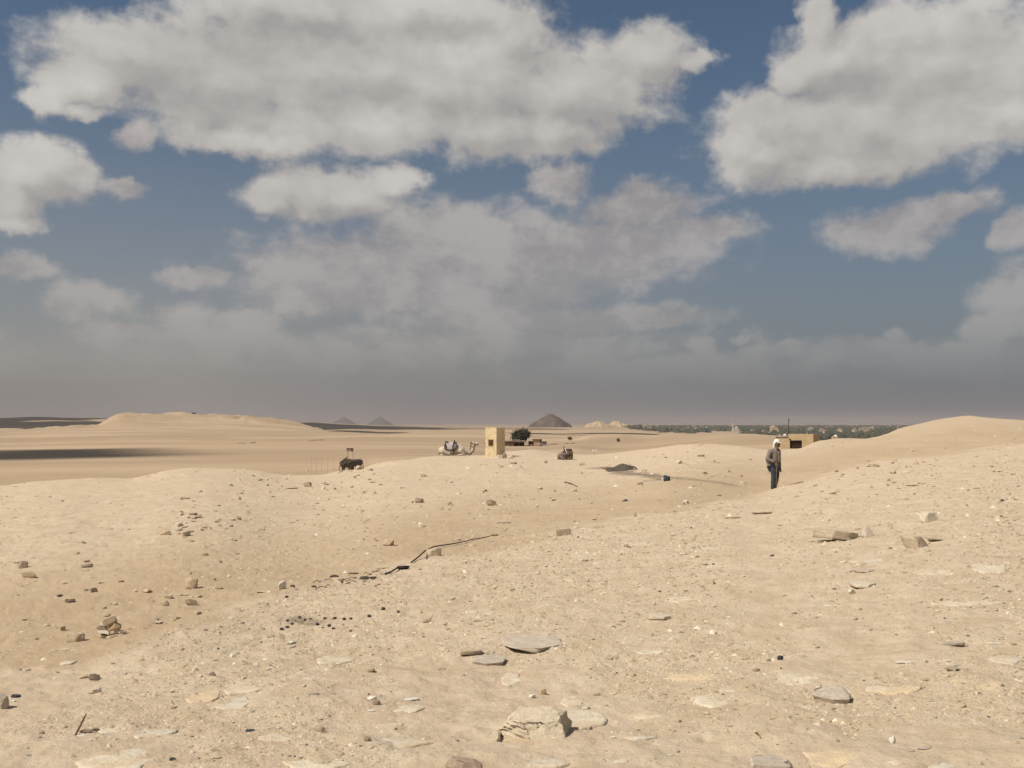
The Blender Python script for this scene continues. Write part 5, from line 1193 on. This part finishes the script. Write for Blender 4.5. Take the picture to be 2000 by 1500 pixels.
# ================================================================ the green valley, its villages and the pyramids
r = np.random.default_rng(21)
def canopy(n, Y0, Y1, px0, px1):
    Y = np.exp(r.uniform(math.log(Y0), math.log(Y1), n)); px = r.uniform(px0, px1, n)
    X = (px - 1000) / F * Y; Z = height(X, Y)
    edge = np.interp(px, [1180, 1235, 1300, 1420, 1500], [5200, 3300, 2300, 1700, 1400]) * (1 + .15 * r.normal(size=n)); ok = Y > edge
    # open fields and lanes between the groves
    ok &= (fbm(X / 260, Y / 700, 15, 3) > -.22)
    X, Y, Z = X[ok], Y[ok], Z[ok]; n = len(X); hgt = r.uniform(5, 13, n); wd = r.uniform(3.0, 8.5, n) * (1 + Y / 9000)
    th = np.linspace(0, 2 * np.pi, 6, endpoint=False)
    b = np.concatenate([np.stack([np.cos(th), np.sin(th), np.full(6, .15)], -1), np.stack([.8 * np.cos(th + .5), .8 * np.sin(th + .5), np.full(6, .62)], -1), [[0, 0, 1.0]]])
    V = b[None] * np.stack([wd, wd, hgt], -1)[:, None] * (1 + r.uniform(-.28, .28, (n, 13, 3))) + np.stack([X, Y, Z - .5], -1)[:, None]
    T = [(k_, (k_ + 1) % 6, 6 + k_) for k_ in range(6)] + [((k_ + 1) % 6, 6 + (k_ + 1) % 6, 6 + k_) for k_ in range(6)] + [(6 + k_, 6 + (k_ + 1) % 6, 12) for k_ in range(6)]
    return V.reshape(-1, 3), (np.array(T)[None] + (np.arange(n) * 13)[:, None, None]).reshape(-1, 3)
V1, T1 = canopy(11000, 1350, 7500, 1190, 2350)
tag(link('palm_grove', mesh_np('palm_grove', V1, T1, 3), M['grove']), 'dark green belt of palm groves filling the far valley at the right', 'grove', kind='stuff')
M['village'] = material('village_render', (.46, .37, .29), .95, .1, .05)
M['villagewhite'] = material('village_whitewash', (.56, .48, .40), .95, .05, .05)
def house(px, Y, w, d, h, mat, lab, group=None, extra=None):
    p_ = at_depth(px, Y); o = thing('house', lab, 'house', p_, R(r.uniform(-30, 30)), group)
    boxp('wall', M[mat], o, -w/2, w/2, -d/2, d/2, -2, h); boxp('parapet', M[mat], o, -w/2 - .3, w/2 + .3, -d/2 - .3, d/2 + .3, h + .01, h + .8)
    boxp('roof_room', M[mat], o, -w * .2, w * .25, -d * .2, d * .25, h + .81, h + 3.6)
    return o
mo = at_depth(1437, 2300); ms2 = thing('mosque', 'tall whitish mosque with a minaret among the groves left of the man', 'mosque', mo)
hz0 = pt(1437, 846, 2300).z - mo.z
boxp('hall', M['villagewhite'], ms2, -8, 7, -6, 6, -2, 11); part('dome', lambda bm: ball(bm, (2, 0, 11), (4.2, 4.2, 4.6)), M['villagewhite'], ms2, True); link('minaret', mesh_bm('minaret', path_bm([(-6, 0, 11), (-6, 0, 21), (-6, 0, 21.5), (-6, 0, 24)], [1.5, 1.3, 1.8, .2])), M['villagewhite'], ms2)
yh = at_depth(1511, 2500); yo = thing('house', 'yellowish domed house among the groves just above the man', 'house', yh); boxp('wall', M['ochrewall'], yo, -8, 8, -6, 6, -2, 14); part('dome', lambda bm: ball(bm, (0, 0, 14), (5, 5, 4.5)), M['ochrewall'], yo, True)
for px, Y, w, lab in ((1616, 1750, 13, 'pinkish white house cluster among the groves right of the ochre building'), (1755, 2600, 14, 'pale house on the grove edge left of the big dune'), (1492, 1800, 8, 'narrow pale house among the groves left of the mast'), (1605, 2350, 12, 'pale house high in the groves above the ochre building'), (1640, 2500, 14, 'tan house in the groves right above the domed shrine'), (1262, 3600, 30, 'leftmost pale houses at the grove edge right of the small pyramids')):
    house(px, Y, w, w * .7, 8, 'villagewhite' if 'white' in lab or 'leftmost' in lab else 'village', lab)
HM = [('the mosque', 1437, 840), ('the yellowish domed house', 1511, 836), ('the mast', 1541, 836), ('the domed shrine', 1631, 836), ('the big dune', 1755, 838), ('the small tan pyramids', 1187, 836), ('the pale grove-edge houses', 1262, 838)]
for i in range(34):
    hpx, hY, hw, hmat = r.uniform(1240, 1760), float(np.exp(r.uniform(math.log(2100), math.log(5200)))), r.uniform(8, 22), 'village' if r.random() < .75 else 'villagewhite'
    hp_ = at_depth(hpx, hY); hpy = 825 - hp_.z / hY * F
    ho = house(hpx, hY, hw, r.uniform(8, 14), r.uniform(6, 12), hmat, None, 'houses in the far groves')
    ho['label'] = describe(hpx, hpy, 'house in the far groves', hmat, hw, HM, (11, 16))

def ruined(name, px, Yd, py_base, py_top, wpx, mat, lab, seed, sharp=1.0, lump=.10, rot=.6, cat='pyramid'):
    k_ = Yd / F; H2 = (py_base - py_top) * k_; hw = wpx / 2 * k_; p_ = pt(px, py_base, Yd); g_ = at_depth(px, Yd); z0 = min(p_.z, g_.z) - 3
    n = 80; N_ = np.linspace(-1.25, 1.25, n); X_, Y_ = np.meshgrid(N_, N_)
    cr, sr = math.cos(rot), math.sin(rot); U, V_ = X_ * cr - Y_ * sr, X_ * sr + Y_ * cr
    dist = np.maximum(np.abs(U), np.abs(V_)) * (1 - .45 * (1 - sharp)) + np.hypot(U, V_) * .45 * (1 - sharp); dist = dist / (1.0 if sharp >= 1 else .92)
    dist = dist + lump * fbm(X_ * 2.6 + seed, Y_ * 2.6, seed, 5)
    prof = np.clip(1 - dist, 0, 1); hgt = H2 * (prof if sharp >= 1 else prof ** .80)
    if sharp < 1: hgt = np.minimum(hgt, H2 * (.93 + .10 * fbm(X_ * 5, Y_ * 5, seed + 3, 3))); hgt = hgt + H2 * .05 * fbm(X_ * 9, Y_ * 9, seed + 8, 3) * (hgt > 0)
    Vv = np.stack([X_ * hw, Y_ * hw, hgt + np.where(hgt <= 0, -20, 0)], -1).reshape(-1, 3); id_ = np.arange(n * n).reshape(n, n)
    Q_ = np.stack([id_[:-1, :-1], id_[:-1, 1:], id_[1:, 1:], id_[1:, :-1]], -1).reshape(-1, 4)
    o = link(name, mesh_np(name, Vv, Q_, 4, False), M[mat], loc=(p_.x, p_.y, p_.z)); tag(o, lab, cat); return o
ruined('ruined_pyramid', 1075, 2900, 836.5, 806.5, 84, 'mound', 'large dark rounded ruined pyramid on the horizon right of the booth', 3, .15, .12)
ruined('ruined_pyramid', 1168, 3100, 834.5, 821, 52, 'pyr', 'left of two low tan ruined pyramids right of the dark one', 5, .4, .16)
ruined('ruined_pyramid', 1206, 3150, 834, 821.5, 46, 'pyr', 'right of two low tan ruined pyramids, with a stepped broken outline', 8, .5, .26)
ruined('pyramid', 672, 14000, 831, 813.5, 43, 'giza', 'left of two hazy pointed pyramids far off on the horizon', 1, 1.0, 0, .5)
ruined('pyramid', 742, 13600, 834, 813, 52, 'giza', 'right of two hazy pointed pyramids far off on the horizon', 2, 1.0, 0, .35)
hq = at_depth(378, 1000); hh = thing('hut', 'tiny dark hut on top of the long sand plateau at the left', 'hut', hq); boxp('wall', M['shade_and_dark'], hh, -1.6, 1.6, -1.2, 1.2, -.5, 1.6); boxp('roof', M['shade_and_dark'], hh, -1.9, 1.9, -1.5, 1.5, 1.603, 1.9)
for px, py, w, lab in ((470, 866.5, 22, 'left dark low wall stub on the far plain'), (493, 865.5, 12, 'middle dark low wall stub on the far plain'), (612, 861, 18, 'right dark low wall stub on the far plain below the plateau'), (626, 860, 12, 'short dark wall stub beside the right one on the far plain')):
    q_ = at(px, py); o = link('wall_stub', lib_mesh('slab', 'brown', int(px))); tag(o, lab, 'ruin', kind='thing'); place(o, px, py, w, 2.2, .3, 0, p=q_)
